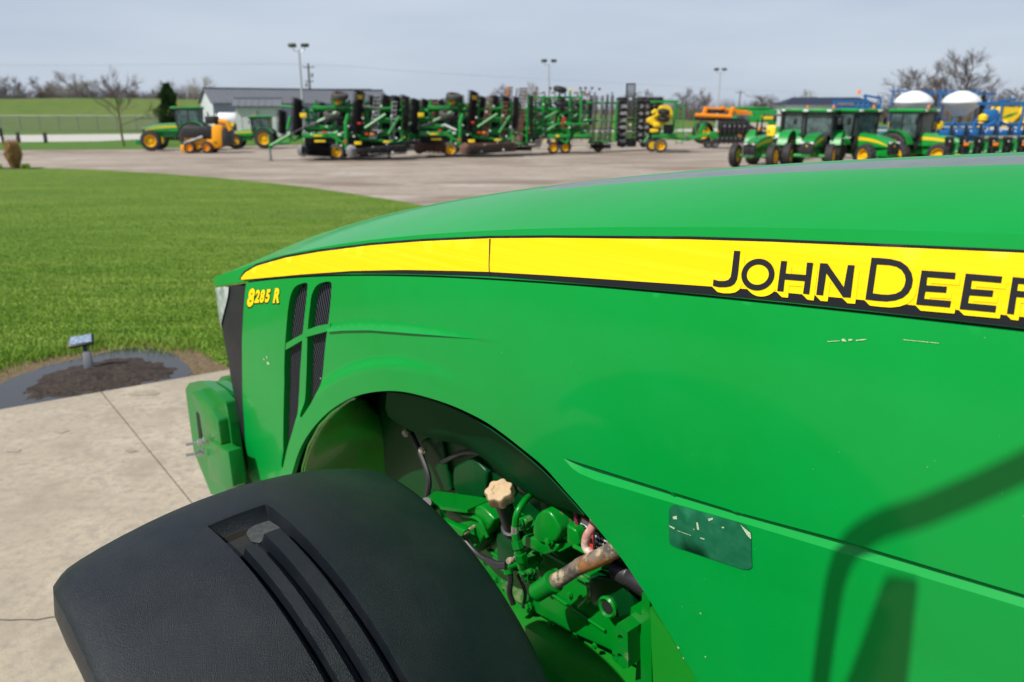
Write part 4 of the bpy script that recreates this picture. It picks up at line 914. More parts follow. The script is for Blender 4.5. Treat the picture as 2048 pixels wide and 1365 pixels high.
# near grass blades: turf round the bed and across the nearer lawn
def blades(name, n, region, hmin, hmax, wd, m, seed):
    rg = np.random.default_rng(seed); V = []; F = []; P = region(rg, n)
    for i, (x, y) in enumerate(P):
        h = rg.uniform(hmin, hmax); a = rg.uniform(0, 6.283); w = wd * rg.uniform(.7, 1.3); lx, ly = rg.normal(0, h * .45, 2); b = len(V); c, s = math.cos(a) * w, math.sin(a) * w
        V += [(x - c, y - s, 0), (x + c, y + s, 0), (x + lx * .35 + c * .7, y + ly * .35 + s * .7, h * .6), (x + lx * .35 - c * .7, y + ly * .35 - s * .7, h * .6), (x + lx, y + ly, h)]
        F += [(b, b + 1, b + 2, b + 3), (b + 3, b + 2, b + 4)]
    o = meshobj(name, V, F, m); props(o, kind='stuff'); return o
m_blade = mat('grass_blade', (0.140, 0.285, 0.016), 0.5, spec=0.25, stretch=(0.35, 1.6, 1), n=[(0.7, (0.25, 0.38, 0.050), 0.46, 0.60), (2.2, (0.105, 0.235, 0.012), 0.5, 0.66), (25, (0.27, 0.36, 0.08), 0.5, 0.7)])
LP_ = np.array(lawn_poly); bed = np.array([G(u, v)[:2] for u, v in [(-90, 840), (-50, 745), (40, 716), (130, 704), (200, 690), (300, 684), (380, 696), (425, 722), (470, 742), (440, 756), (200, 795), (0, 828)]])
def near_region(rg, n):
    out = []
    while len(out) < n:
        u = rg.uniform(-60, 960, 4000); v = 345 + (790 - 345) * rg.uniform(0, 1, 4000) ** 0.9; kk = (v > 345) & ((u < 470) | (v < 560)); u, v = u[kk], v[kk]; P = np.array([G(a, b)[:2] for a, b in zip(u, v)])
        k = poly_in(P, LP_) & ~poly_in(P, bed); out += [tuple(p) for p in P[k]]
    return out[:n]
def edge_region(rg, n):
    out = []
    while len(out) < n:
        i = rg.integers(1, 6); t = rg.uniform(); p = bed[i] * (1 - t) + bed[i + 1] * t; q = p + rg.normal(0, 0.13, 2)
        if not poly_in([q], mp_)[0]: out.append(tuple(q))
    return out
blades('lawn_grass', 150000, near_region, 0.010, 0.027, 0.0062, m_blade, 5)
blades('turf_edge', 5000, edge_region, 0.04, 0.11, 0.004, m_blade, 6)
# far grass strip, road and the bank
def band(name, v0, v1, m, z, u0=-900, u1=3000, n=24, k='structure'):
    P = [G(u, v1)[:2] for u in np.linspace(u0, u1, n)] + [G(u, v0)[:2] for u in np.linspace(u1, u0, n)]
    return hz_mesh(name, P, z, m, k)
m_verge = nodes_ground('verge_grass', (0.058, 0.140, 0.012), [(0.5, (0.09, 0.17, 0.02), 0.4, 0.7)])
P = [G(u, v)[:2] for u, v in [(-900, 312), (-300, 304), (0, 300), (290, 297), (330, 296), (450, 292), (700, 282), (1140, 277), (1560, 273), (2048, 268), (2800, 262), (2800, 258), (2048, 262), (1300, 266), (700, 270), (300, 279), (0, 285), (-900, 296)]]
hz_mesh('verge', P, 0.000, m_verge)
P = [G(u, v)[:2] for u, v in [(-900, 296), (0, 285), (200, 283), (300, 278), (700, 269), (1300, 264), (2048, 261), (2800, 257), (2800, 250), (2048, 253), (1300, 257), (700, 261), (300, 268), (0, 271), (-900, 281)]]
hz_mesh('road', P, 0.004, m_road)
vs = []; fs = []; xs_ = np.linspace(-260, 60, 60)
def bankz(k, x): f = float(smooth01((45 - x) / 70)); return [0, 0.2, 1.6, 3.7, 4.0, 4.0, 1.0][k] * f
for i, x in enumerate(xs_):
    for k, y in enumerate((100, 104, 116, 131, 136, 150, 175)): vs.append((x, y + 0.06 * x, bankz(k, x) - 0.006 + 0.12 * math.sin(x * .13 + k)))
for i in range(len(xs_) - 1):
    for k in range(6): fs.append((i * 7 + k, (i + 1) * 7 + k, (i + 1) * 7 + k + 1, i * 7 + k + 1))
m_bank = nodes_ground('bank_grass', (0.095, 0.150, 0.022), [(0.06, (0.12, 0.155, 0.035), 0.4, 0.65), (0.8, (0.07, 0.12, 0.02), 0.45, 0.7)])
props(meshobj('grass_bank', vs, fs, m_bank, smooth=True), kind='structure')
# ================================================================== LANDSCAPE SPOTLIGHT ON THE MULCH
b = G(178, 735, 0.05); sp = thing('landscape_spotlight', 'small black floodlight on a grey post in the mulch bed', 'light', (b[0], b[1], 0.04), 0.3)
lens_m = mat('floodlight_glass', (0.20, 0.27, 0.36), 0.08, coat=0.5, n=[(40, (0.55, 0.60, 0.66), 0.55, 0.65)])
grey_m = mat('grey_conduit_box', (0.22, 0.23, 0.25), 0.6)
mb = MB(); mb.box((0, 0, 0.09), (.085, .06, .20), bev=.01, tap=.85); mb.build('post', grey_m, sp)
mb = MB(); mb.box((-.01, 0, 0.215), (.035, .03, .08), bev=.006); mb.tube([(-.03, -.02, .25), (.02, -.02, .25)], .012, 8); mb.build('knuckle', M['black'], sp)
mb = MB(); mb.box((-.035, 0.01, .292), (.235, .13, .035), rx=R_(38), ry=-.10, bev=.01); mb.build('lamp_housing', M['black'], sp)
mb = MB(); mb.box((-.035, -0.004, .311), (.20, .095, .006), rx=R_(38), ry=-.10); mb.build('glass', lens_m, sp)
# ================================================================== TREES, FENCE, POLES, BUILDINGS
def bark(n, c): return mat(n, c, 0.9, n=[(3, tuple(x * .6 for x in c), .4, .7)], spec=0.1)
m_bark = bark('grey_bark', (0.12, 0.10, 0.09)); m_twig = bark('bare_twigs', (0.125, 0.10, 0.095)); m_pale = bark('pale_bark', (0.36, 0.33, 0.28)); m_mossy = bark('mossy_bark', (0.16, 0.15, 0.06)); m_brn = bark('red_brown_twigs', (0.15, 0.10, 0.085))
def tree_mesh(seed, H, spread, n0=9, lev=3, tr=0.02, up=0.8, first=0.28, twigs=5, tw=1.0):
    r = random.Random(seed); tb_ = MB(); tw_ = MB()
    def br(p, d, L, rad, lv, mb):
        pts = [p]; q = Vector(p); dd = Vector(d)
        for i in range(4): dd = (dd + Vector((r.gauss(0, .09), r.gauss(0, .09), r.gauss(0.03, .05)))).normalized(); q = q + dd * L / 4; pts.append(q.copy())
        mb.tube(pts, [rad * (1 - .17 * i) for i in range(5)], 5 if lv < 1 else 3, cap=False)
        if lv >= lev: return
        k = twigs + r.randint(-1, 2)
        for i in range(k):
            t = r.uniform(.25, 1.0); j = min(3, int(t * 4)); b = pts[j].lerp(pts[j + 1], t * 4 - j); a = r.uniform(0, 6.283); u, w = perp(dd); s = r.uniform(.35, .85) * (1.0 if lv else spread)
            nd = (dd + (u * math.cos(a) + w * math.sin(a)) * s + Vector((0, 0, .15 * up))).normalized()
            br(b, nd, L * r.uniform(.42, .68), rad * .56, lv + 1, tw_)
    # trunk
    pts = [Vector((0, 0, 0))]; d = Vector((r.gauss(0, .04), r.gauss(0, .04), 1)).normalized()
    for i in range(6): d = (d + Vector((r.gauss(0, .05), r.gauss(0, .05), .1))).normalized(); pts.append(pts[-1] + d * H * .82 / 6)
    R0 = H * tr; tb_.tube(pts, [R0 * (1 - .13 * i) for i in range(7)], 7)
    for i in range(n0):
        t = first + (1 - first) * (i + r.random()) / n0; j = min(5, int(t * 6)); b = pts[j].lerp(pts[j + 1], min(1, t * 6 - j)); a = i * 2.4 + r.uniform(-.5, .5)
        nd = Vector((math.cos(a) * spread, math.sin(a) * spread, up * r.uniform(.7, 1.3))).normalized(); br(b, nd, H * r.uniform(.30, .46) * (1.15 - .55 * t), R0 * .42 * (1 - .4 * t), 1, tw_)
    return tb_, tw_
HT = {}
def tree_proto(name, seed, H, spread, mt, mw, label, cat='tree', **k):
    a, b = tree_mesh(seed, H, spread, **k); root = thing(name, label, cat); a.build('trunk', mt, root, auto=None); b.build('crown', mw, root, auto=None); HT[root.name] = sorted(v[2] for v in b.v)[int(len(b.v) * .995)]; return root
protos = [tree_proto('bare_tree', s, 10, sp_, mt, mw, 'bare leafless tree', n0=n0, up=up, first=fi, twigs=6, lev=4) for s, sp_, mt, mw, n0, up, fi in
          ((1, .75, m_bark, m_twig, 11, .9, .18), (2, .9, m_pale, m_pale, 12, .7, .2), (3, .6, m_bark, m_brn, 10, 1.1, .15), (4, 1.0, m_bark, m_twig, 13, .8, .15))]
used = set()
def put_tree(k, u, vt, d, label, group=None, wx=1.0):
    wx = wx * 1.12
    x, y, _ = W(u, 216, d); ztop = W(u, vt, d)[2]; s = ztop / HT[protos[k].name]
    o = protos[k] if k not in used else dup(protos[k]); used.add(k)
    o.location = (x, y, -0.1); o.rotation_euler = (0, 0, random.uniform(0, 6.28)); o.scale = (s * wx, s * wx, s); o['label'] = label
    if group: o['group'] = group
    return o
g1 = 'bare trees behind the grass bank'; g2 = 'bare trees on the far horizon'; g3 = 'bare trees behind the white tanks'
bank_lab = ['at the left edge of the photo', 'second from the left edge', 'third from the left edge', 'forked and dark, left of the pale one', 'pale crowned and tallest on the bank', 'just right of the pale crowned one',
            'thin, above the small verge tree', 'left of the evergreen, tall and narrow', 'low and rounded, left of the evergreen', 'directly behind the evergreen', 'against the left end of the barn roof']
for i, (k, u, vt, d, wx) in enumerate([(0, 2, 150, 205, 1.1), (3, 30, 153, 200, 1.0), (0, 47, 168, 220, .8), (2, 88, 152, 200, 1.1), (1, 150, 143, 190, 1.35), (0, 185, 158, 200, 1), (2, 228, 150, 190, .9), (2, 268, 160, 180, .8), (3, 300, 178, 190, .8), (0, 342, 160, 180, 1.1), (1, 402, 152, 170, 1.0)]):
    put_tree(k, u, vt, d, 'leafless tree ' + bank_lab[i], g1, wx)
hl = ['behind the folded harrows', 'behind the bundled harrow bars', 'small, right of the second light pole', 'behind the tall black lattice tower', 'right of the yellow tank cart', 'bushy, over the orange boom', 'broad, beside the third light pole', 'low and spreading, right of the third light pole', 'slender, above the long dark roof', 'at the right edge of the photo', 'low, between roof and white tanks']
for i, (k, u, vt, d, wx) in enumerate([(3, 1002, 168, 170, .9), (1, 1066, 163, 165, .6), (2, 1180, 180, 180, .9), (0, 1262, 182, 180, 1.2), (2, 1296, 178, 170, 1.2), (3, 1372, 176, 170, 1.2), (2, 1408, 176, 170, .8), (0, 1530, 188, 150, 2.0), (1, 1616, 178, 160, .8), (3, 2034, 168, 120, 1.3), (0, 1775, 205, 150, 1.4)]):
    put_tree(k, u, vt, d, 'leafless tree ' + hl[i], g2, wx)
for k, u, vt, d, wx, l in ((3, 1826, 122, 95, 1.25, 'leafless broad tree behind the left white tank'), (0, 1924, 97, 90, 1.35, 'leafless tallest tree behind the right white tank'), (2, 1868, 150, 100, 1.0, 'leafless low tree between the two white tanks'), (3, 1985, 165, 100, .9, 'leafless small tree beside the dark conifer')):
    put_tree(k, u, vt, d, l, g3, wx)
# young bare tree on the verge
x, y, _ = G(248, 293); t = tree_proto('young_tree', 12, 4.9, .95, m_mossy, m_twig, 'small leafless tree with mossy trunk on the verge', n0=11, up=.62, first=.34, tr=.018, twigs=6); t.location = (x, y, 0)
# conifers
def conifer(seed, H, Rb, n, col, name, label):
    r = random.Random(seed); a = MB(); b = MB(); a.tube([(0, 0, 0), (0.02 * H, 0, H * .5), (0, 0, H * .95)], [H * .02, H * .013, H * .004], 6)
    for i in range(n):
        t = r.random() ** .8; z = H * (.03 + .97 * t); R = Rb * (1 - t) ** .75 * (1 + .35 * math.sin(z * 4 + seed) ) * r.uniform(.55, 1.05) + .05; an = r.uniform(0, 6.283)
        d = Vector((math.cos(an), math.sin(an), .25)).normalized(); p0 = Vector((0, 0, z - R * .25)); p1 = p0 + d * R; u, w = perp(d)
        for j in range(10):
            q = p0.lerp(p1, r.uniform(.25, 1)); f = (d + u * r.uniform(-.9, .9) + w * r.uniform(-.7, .7)).normalized() * H * .045; s_ = u * H * .006
            b.add([q - s_, q + s_, q + f], [(0, 1, 2)]); s_ = w * H * .006; b.add([q - s_, q + s_, q + f * .9], [(0, 1, 2)])
    root = thing(name, label, 'tree'); a.build('trunk', m_bark, root, auto=None); b.build('crown', mat(name + '_needles', col, .7, n=[(2, tuple(c * .55 for c in col), .4, .65)]), root, auto=None); return root
x, y, _ = G(346, 285); x, y = x * 1.08, y * 1.08
c = conifer(4, 5.0, 1.75, 1500, (0.06, 0.135, 0.030), 'evergreen_tree', 'dark evergreen tree standing behind the row crop tractor'); c.location = (x, y, 0); c.scale = (1.05, 1.05, W(346, 168, y)[2] / 5.0)
x, y, _ = W(1964, 216, 95); c = conifer(9, 4, .9, 350, (0.04, 0.045, 0.03), 'conifer', 'dull dark conifer right of the right white tank'); c.location = (x, y, 0); c.scale = (.8, .8, W(1964, 182, 95)[2] / 4)
x, y, _ = W(82, 216, 150); c = conifer(11, 3, 1.4, 200, (0.03, 0.05, 0.03), 'bush', 'round dark bush on top of the grass bank'); c['category'] = 'bush'; c.location = (x, y, 3.6); c.scale = (.9, .9, .62)
# brush on the horizon
rg = random.Random(5); mb = MB(); mb2 = MB()
for i in range(9000):
    u = rg.uniform(-260, 470); d = rg.uniform(170, 215); x, y, z = W(u, 203, d); top = W(u, 176 + 7 * math.sin(u * .031) + 5 * math.sin(u * .11) + rg.uniform(-4, 10), d)[2]; w = rg.uniform(.02, .055); a = rg.uniform(0, 3.14); lx = rg.gauss(0, .5)
    c_, s_ = math.cos(a) * w, math.sin(a) * w; mb.add([(x - c_, y - s_, z - 2), (x + c_, y + s_, z - 2), (x + lx, y, top)], [(0, 1, 2)])
for i in range(7000):
    u = rg.uniform(1130, 2300); d = rg.uniform(150, 190); x, y, z = W(u, 262, d); top = W(u, 196 + 4 * math.sin(u * .023) + 4 * math.sin(u * .09) + rg.uniform(-5, 12), d)[2]; w = rg.uniform(.03, .07); a = rg.uniform(0, 3.14); lx = rg.gauss(0, .5)
    c_, s_ = math.cos(a) * w, math.sin(a) * w; mb2.add([(x - c_, y - s_, 0), (x + c_, y + s_, 0), (x + lx, y, top)], [(0, 1, 2)])
m_brush = mat('leafless_brush', (0.115, 0.085, 0.080), .95, n=[(.08, (0.15, 0.125, 0.115), .4, .6), (.6, (0.07, 0.055, 0.05), .45, .65)], spec=.1)
props(mb.build('far_brush', m_brush, auto=None), kind='stuff'); props(mb2.build('far_brush', m_brush, auto=None), kind='stuff')
# chain link fence at the foot of the bank
m_galv = mat('galvanised', (0.22, 0.24, 0.25), .5, metal=.3)
fn = thing('chain_link_fence', 'long galvanised chain link fence at the foot of the grass bank', 'fence'); A = Vector(W(-160, 216, 97)); B = Vector(W(385, 216, 97)); A.z = B.z = 0; n = 15
H_ = 1.75; mb = MB(); mb.tube([A + Vector((0, 0, H_)), B + Vector((0, 0, H_))], .03, 5); mb.build('top_rail', m_galv, fn)
for i in range(n): p = A.lerp(B, i / (n - 1)); mb = MB(); mb.tube([p, p + Vector((0, 0, H_ + .05))], .045, 6); mb.build('fence_post', m_galv, fn)
mb = MB(); L = (B - A).length; ux = (B - A).normalized(); k = -H_
while k < L:
    for sg in (1, -1):
        x0, x1 = (k, k + H_) if sg > 0 else (k + H_, k); p, q = A + ux * max(0, min(L, x0)), A + ux * max(0, min(L, x1)) + Vector((0, 0, H_)); mb.tube([p, q], .008, 3, cap=False)
    k += .11
mb.build('wire_mesh', m_galv, fn, auto=None)
# bollards, mail box, reed clump
m_post = mat('weathered_post', (0.055, 0.05, 0.055), .8)
for u, v, l in ((92, 286, 'short dark wooden post standing alone beside the pale road'), (38, 285, 'short dark wooden post behind the tan reed clump')):
    x, y, _ = G(u, v); t = thing('wooden_post', l, 'post', (x, y, 0), .3, 'posts by the road'); mb = MB(); mb.box((0, 0, .35), (.24, .24, .7), bev=.02); mb.build('post', m_post, t); mb = MB(); mb.box((0, 0, .745), (.30, .30, .08), bev=.02, tap=.7); mb.build('post_cap', m_brn, t)
x, y, _ = G(4, 288); t = thing('mailbox', 'dark mailbox on a post at the left edge of the photo', 'mailbox', (x, y, 0)); mb = MB(); mb.box((.1, 0, .45), (.13, .13, .9)); mb.box((.05, 0, .55), (.4, .09, .09), ry=.8); mb.build('post', M['black'], t); mb = MB(); mb.lathe((-.12, -.3, 1.02), (0, 1, 0), [(0, .16), (.55, .16)], 14); mb.box((-.12, -.03, .94), (.32, .55, .16)); mb.build('box', M['black'], t)
a = Vector(G(9, 284)); b = Vector(G(36, 284)); t = thing('wire_lattice', 'black wire lattice between mailbox and wooden post', 'lattice', tuple(a)); d = (b - a)
for i in range(7): mb = MB(); p = d * (i / 6); mb.tube([p + Vector((0, 0, .12)), p + d * .14 + Vector((0, 0, .50))], .022, 5); mb.build('slat', M['black'], t)
m_reed = mat('dry_reeds', (0.42, 0.26, 0.10), .8, n=[(6, (0.30, 0.17, 0.06), .42, .62), (14, (0.55, 0.38, 0.18), .5, .7)])
rg = random.Random(9); V = []; F = []; bx, by, _ = G(31, 337)
for i in range(2600):
    a = rg.uniform(0, 6.28); r0 = rg.uniform(0, .17); h = rg.uniform(.65, 1.32); l = rg.uniform(.02, .17) * (1.32 / h) ** .5; b = len(V); w = .006; x0, y0 = math.cos(a) * r0, math.sin(a) * r0; x1, y1 = math.cos(a) * (r0 + l), math.sin(a) * (r0 + l); p = a + 1.57 * rg.choice((0, 1))
    c_, s_ = math.cos(p) * w, math.sin(p) * w; V += [(x0 - c_, y0 - s_, 0), (x0 + c_, y0 + s_, 0), (x1 + c_ * 1.4, y1 + s_ * 1.4, h * .75), (x1 - c_ * 1.4, y1 - s_ * 1.4, h * .75), (x1 + rg.gauss(0, .03), y1 + rg.gauss(0, .03), h)]; F += [(b, b + 1, b + 2, b + 3), (b + 3, b + 2, b + 4)]
o = meshobj('ornamental_grass', V, F, m_reed); o.location = (bx, by, 0); props(o, 'tall tan clump of dry ornamental grass at the lawn edge', 'plant')
P = [(bx + 1.25 * math.cos(t), by + .45 * math.sin(t)) for t in [i * math.pi / 12 for i in range(24)]]
hz_mesh('planting_bed', P, .008, m_mulch)
for dx, dy, l in ((-.75, -.1, 'low green plant left of the tan reed clump'), (.52, -.1, 'low green plant right of the tan reed clump')):
    V = []; F = []
    for i in range(260): a = rg.uniform(0, 6.28); r0 = rg.uniform(0, .16); h = rg.uniform(.08, .26); b = len(V); V += [(math.cos(a) * r0 - .012, math.sin(a) * r0, 0), (math.cos(a) * r0 + .012, math.sin(a) * r0, 0), (math.cos(a) * (r0 + .08), math.sin(a) * (r0 + .08), h)]; F.append((b, b + 1, b + 2))
    o = meshobj('low_plant', V, F, m_blade); o.location = (bx + dx, by + dy, .01); props(o, l, 'plant', 'low plants by the reeds')
# light poles
m_pole = mat('pale_steel_pole', (0.42, 0.44, 0.46), .4, metal=.2); m_lamp = mat('bronze_floodlight', (0.045, 0.045, 0.03), .5)
def light_pole(u, v, d, l):
    x, y, z = W(u, v, d); t = thing('light_pole', l, 'light pole', (x, y, 0), 0, 'floodlight poles round the lot'); mb = MB(); mb.tube([(0, 0, 0), (0, 0, z - .35)], [.13, .075], 10); mb.build('pole', m_pole, t)
    mb = MB(); mb.tube(bez([(-.50, 0, z - .12), (-.42, 0, z - .38), (0, 0, z - .5), (.42, 0, z - .38), (.50, 0, z - .12)], 16), .03, 6); mb.build('bracket', m_pole, t)
    for sx in (-.52, .52):
        mb = MB(); mb.box((sx, 0, z), (.62, .42, .26), bev=.05, rx=R_(12) * (1 if sx > 0 else -1)); mb.build('floodlight', m_lamp, t)
        mb = MB(); mb.box((sx, .22, z - .01), (.5, .02, .2)); mb.build('lens', M['lens'], KIDS[t.name][-1])
light_pole(597, 91, 69, 'tall floodlight pole on the left, in front of the barn roof'); light_pole(1098, 122, 91, 'middle floodlight pole behind the field cultivator'); light_pole(1441, 139, 112, 'farthest floodlight pole, right of the yellow tank cart')
m_wood = mat('utility_pole_wood', (0.13, 0.12, 0.11), .85)
x, y, z = W(616, 127, 112); t = thing('utility_pole', 'wooden utility pole with crossarms and transformer beside the left floodlight pole', 'utility pole', (x, y, 0)); mb = MB(); mb.tube([(0, 0, 0), (0, 0, z)], [.2, .13], 8); mb.build('pole', m_wood, t)
for dz, w in ((.5, 1.5), (2.3, 1.0)): mb = MB(); mb.box((0, .12, z - dz), (w, .1, .12)); [mb.lathe((sx * w / 2, .12, z - dz + .06), (0, 0, 1), [(0, .05), (.16, .04)], 6) for sx in (-.9, 0.0, .9)]; mb.build('crossarm', m_wood, t)
for sx, dz in ((.42, 1.25), (-.45, 2.5)): mb = MB(); mb.lathe((sx, -.05, z - dz - .5), (0, 0, 1), [(0, .16), (.05, .19), (.5, .19), (.55, .1)], 12); mb.build('transformer', m_pole, t)
for u, v, d, l in ((1481, 181, 230, 'distant utility pole between orange boom and third light pole'), (1757, 189, 230, 'distant utility pole above the blue implement frame')):
    x, y, z = W(u, v, d); t = thing('utility_pole', l, 'utility pole', (x, y, 0)); mb = MB(); mb.tube([(0, 0, 0), (0, 0, z)], .16, 6); mb.build('pole', m_wood, t); mb = MB(); mb.box((0, 0, z - .6), (2.6, .15, .18)); mb.build('crossarm', m_wood, t)
for k, (va, vb, vc) in enumerate(((127, 130, 154),)):
    t = MB(); t.tube(bez([W(-500, va, 118), W(100, va + 4, 115), W(616, vb, 112), W(1000, vc, 118), W(1757, 194, 225)], 40), .010, 3); o = t.build('power_line', M['black'], auto=None); props(o, 'thin power line sagging across the sky', 'power line')
# buildings
def steel(n, c, r=.5): return mat(n, c, r, n=[(.4, tuple(x * .9 for x in c), .4, .7)], spec=.3)
m_wall = steel('pale_steel_wall', (0.50, 0.55, 0.54)); m_wall2 = steel('shaded_steel_wall', (0.20, 0.235, 0.27)); m_roof = steel('grey_steel_roof', (0.135, 0.145, 0.165), .7); m_roof2 = steel('slate_roof', (0.105, 0.125, 0.165), .7); m_white = steel('white_steel_wall', (0.62, 0.64, 0.62)); m_navy = steel('dark_navy_roof', (0.022, 0.03, 0.055), .6)  # second wall tone is darkened for the shaded long side of the barn
def barn(name, label, A, d, L, Wd, eave, ridge, mw, ms, mr, door=None, ov=.35, corr_=True):
    """A = near-left ground corner of the long wall; d = angle of the long wall; the building extends back from it"""
    t = thing(name, label, 'building', (A[0], A[1], 0), d); mb = MB()
    P = [(0, 0), (0, eave), (Wd / 2, ridge), (Wd, eave), (Wd, 0)]
    mb.add([(0, p, z) for p, z in P] + [(L, p, z) for p, z in P], [(4, 3, 2, 1, 0), (5, 6, 7, 8, 9)]); mb.build('gable_wall', mw, t, auto=None)
    mb = MB(); mb.box((L / 2, .0, eave / 2), (L, .06, eave)); 
    for i in range(int(L / .9)): mb.box((.45 + i * .9, -.045, eave / 2), (.06, .03, eave - .02))
    mb.build('side_wall', ms, t, auto=None)
    sl = math.atan2(ridge - eave, Wd / 2); h = math.hypot(ridge - eave, Wd / 2) + ov
    for sg in (-1, 1):
        mb = MB(); cy = Wd / 2 + sg * (Wd / 4 + ov * .5 * math.cos(sl)); cz = (eave + ridge) / 2 - ov * .5 * math.sin(sl) + .06; mb.box((L / 2, cy, cz), (L + .5, h, .07), rx=-sg * sl)
        for i in range(int(L / .6)): mb.box((.3 + i * .6, cy, cz + .05), (.05, h - .02, .04), rx=-sg * sl)
        mb.build('roof_slope', mr, t, auto=None)
    mb = MB(); mb.box((L / 2, Wd / 2, ridge + .13), (L + .52, .4, .07)); mb.build('ridge_cap', mr, t, auto=None)
    if door:
        for x0, w, hh, m_ in door: mb = MB(); mb.box((x0, -.075, hh / 2), (w, .05, hh)); mb.build('door', m_, t, auto=None)
    return t
zr = W(405, 178, 92)[2]; A = W(426, 216, 90); ang = math.radians(33)
barn('grey_barn', 'long grey roofed barn with pale gable behind the row crop tractor', A, ang, 21, 5.6, W(426, 205, 90)[2], zr, m_wall, m_wall2, m_roof, [(4, 3, 2.4, m_wall2)])
A = W(585, 216, 118); barn('slate_roofed_barn', 'far slate roofed barn behind the folded harrows', A, R_(4), 10.5, 9, W(600, 203, 118)[2], W(650, 180, 122)[2], m_wall2, m_wall2, m_roof2)
A = W(470, 216, 78); barn('white_shed', 'small white shed with grey roof in front of the grey barn', A, R_(14), 4.0, 5.5, W(470, 213, 78)[2], W(500, 199, 80)[2], m_wall, m_white, m_roof, [(2.0, .05, 2.4, m_roof)])
A = W(1566, 216, 112); t = thing('sales_building', 'long low white building with dark navy hipped roof behind the small tractors', 'building', (A[0], A[1], 0), R_(-3)); Lb = 12.6; ea = W(1566, 210, 112)[2]; ri = W(1650, 195, 114)[2]
mb = MB(); mb.box((Lb / 2, 3, ea / 2), (Lb - .8, 6, ea)); mb.build('wall', m_white, t, auto=None)
mb = MB(); mb.add([(0, -.5, ea), (Lb, -.5, ea), (Lb, 6.5, ea), (0, 6.5, ea), (2.0, 3, ri), (Lb - 1.6, 3, ri)], [(0, 1, 5, 4), (1, 2, 5), (2, 3, 4, 5), (3, 0, 4), (3, 2, 1, 0)]); mb.build('roof', m_navy, t, auto=None)
for i in range(5): mb = MB(); mb.box((1.6 + i * 2.3, -.03, ea * .55), (1.1, .06, .9)); mb.build('window', glass, t, auto=None)
# ================================================================== MACHINES ON THE LOT
mg = mat('machine_green', (0.002, 0.27, 0.030), .4, coat=.3, n=[(2, (0.01, 0.15, 0.025), .45, .7)]); my = mat('machine_yellow', (0.82, 0.56, 0.01), .45); mk = mat('machine_black', (0.012, 0.012, 0.013), .5, n=[(6, (0.035, 0.033, 0.032), .5, .7)])
ms = mat('bare_steel', (0.26, 0.26, 0.27), .5, metal=.4, n=[(4, (0.14, 0.13, 0.13), .45, .65)]); mr = mat('rusty_steel', (0.20, 0.095, 0.055), .8, n=[(5, (0.10, 0.06, 0.045), .4, .6)]); mo = mat('machine_orange', (0.80, 0.24, 0.0), .45)
mb_ = mat('machine_blue', (0.008, 0.115, 0.33), .45); mw = mat('white_poly_tank', (0.74, 0.76, 0.75), .4); mlr = mat('red_reflector', (0.6, 0.03, 0.01), .3); mlo = mat('amber_reflector', (0.85, 0.22, 0.01), .3); mtg = mat('dusty_tyre', (0.07, 0.065, 0.06), .85)
cglass = mat('cab_glass', (0.10, 0.15, 0.15), .08, spec=.6, trans=.0, n=[(1.4, (0.03, 0.05, 0.05), .42, .6)])
hlm = mat('lamp_lens', (0.7, 0.72, 0.74), .1, coat=.5)
def part(root, name, m, fn, **k): mb = MB(); fn(mb); return mb.build(name, m, root, **k)
def each(root, name, m, items, fn):
    for it in items: part(root, name, m, lambda mb: fn(mb, it))
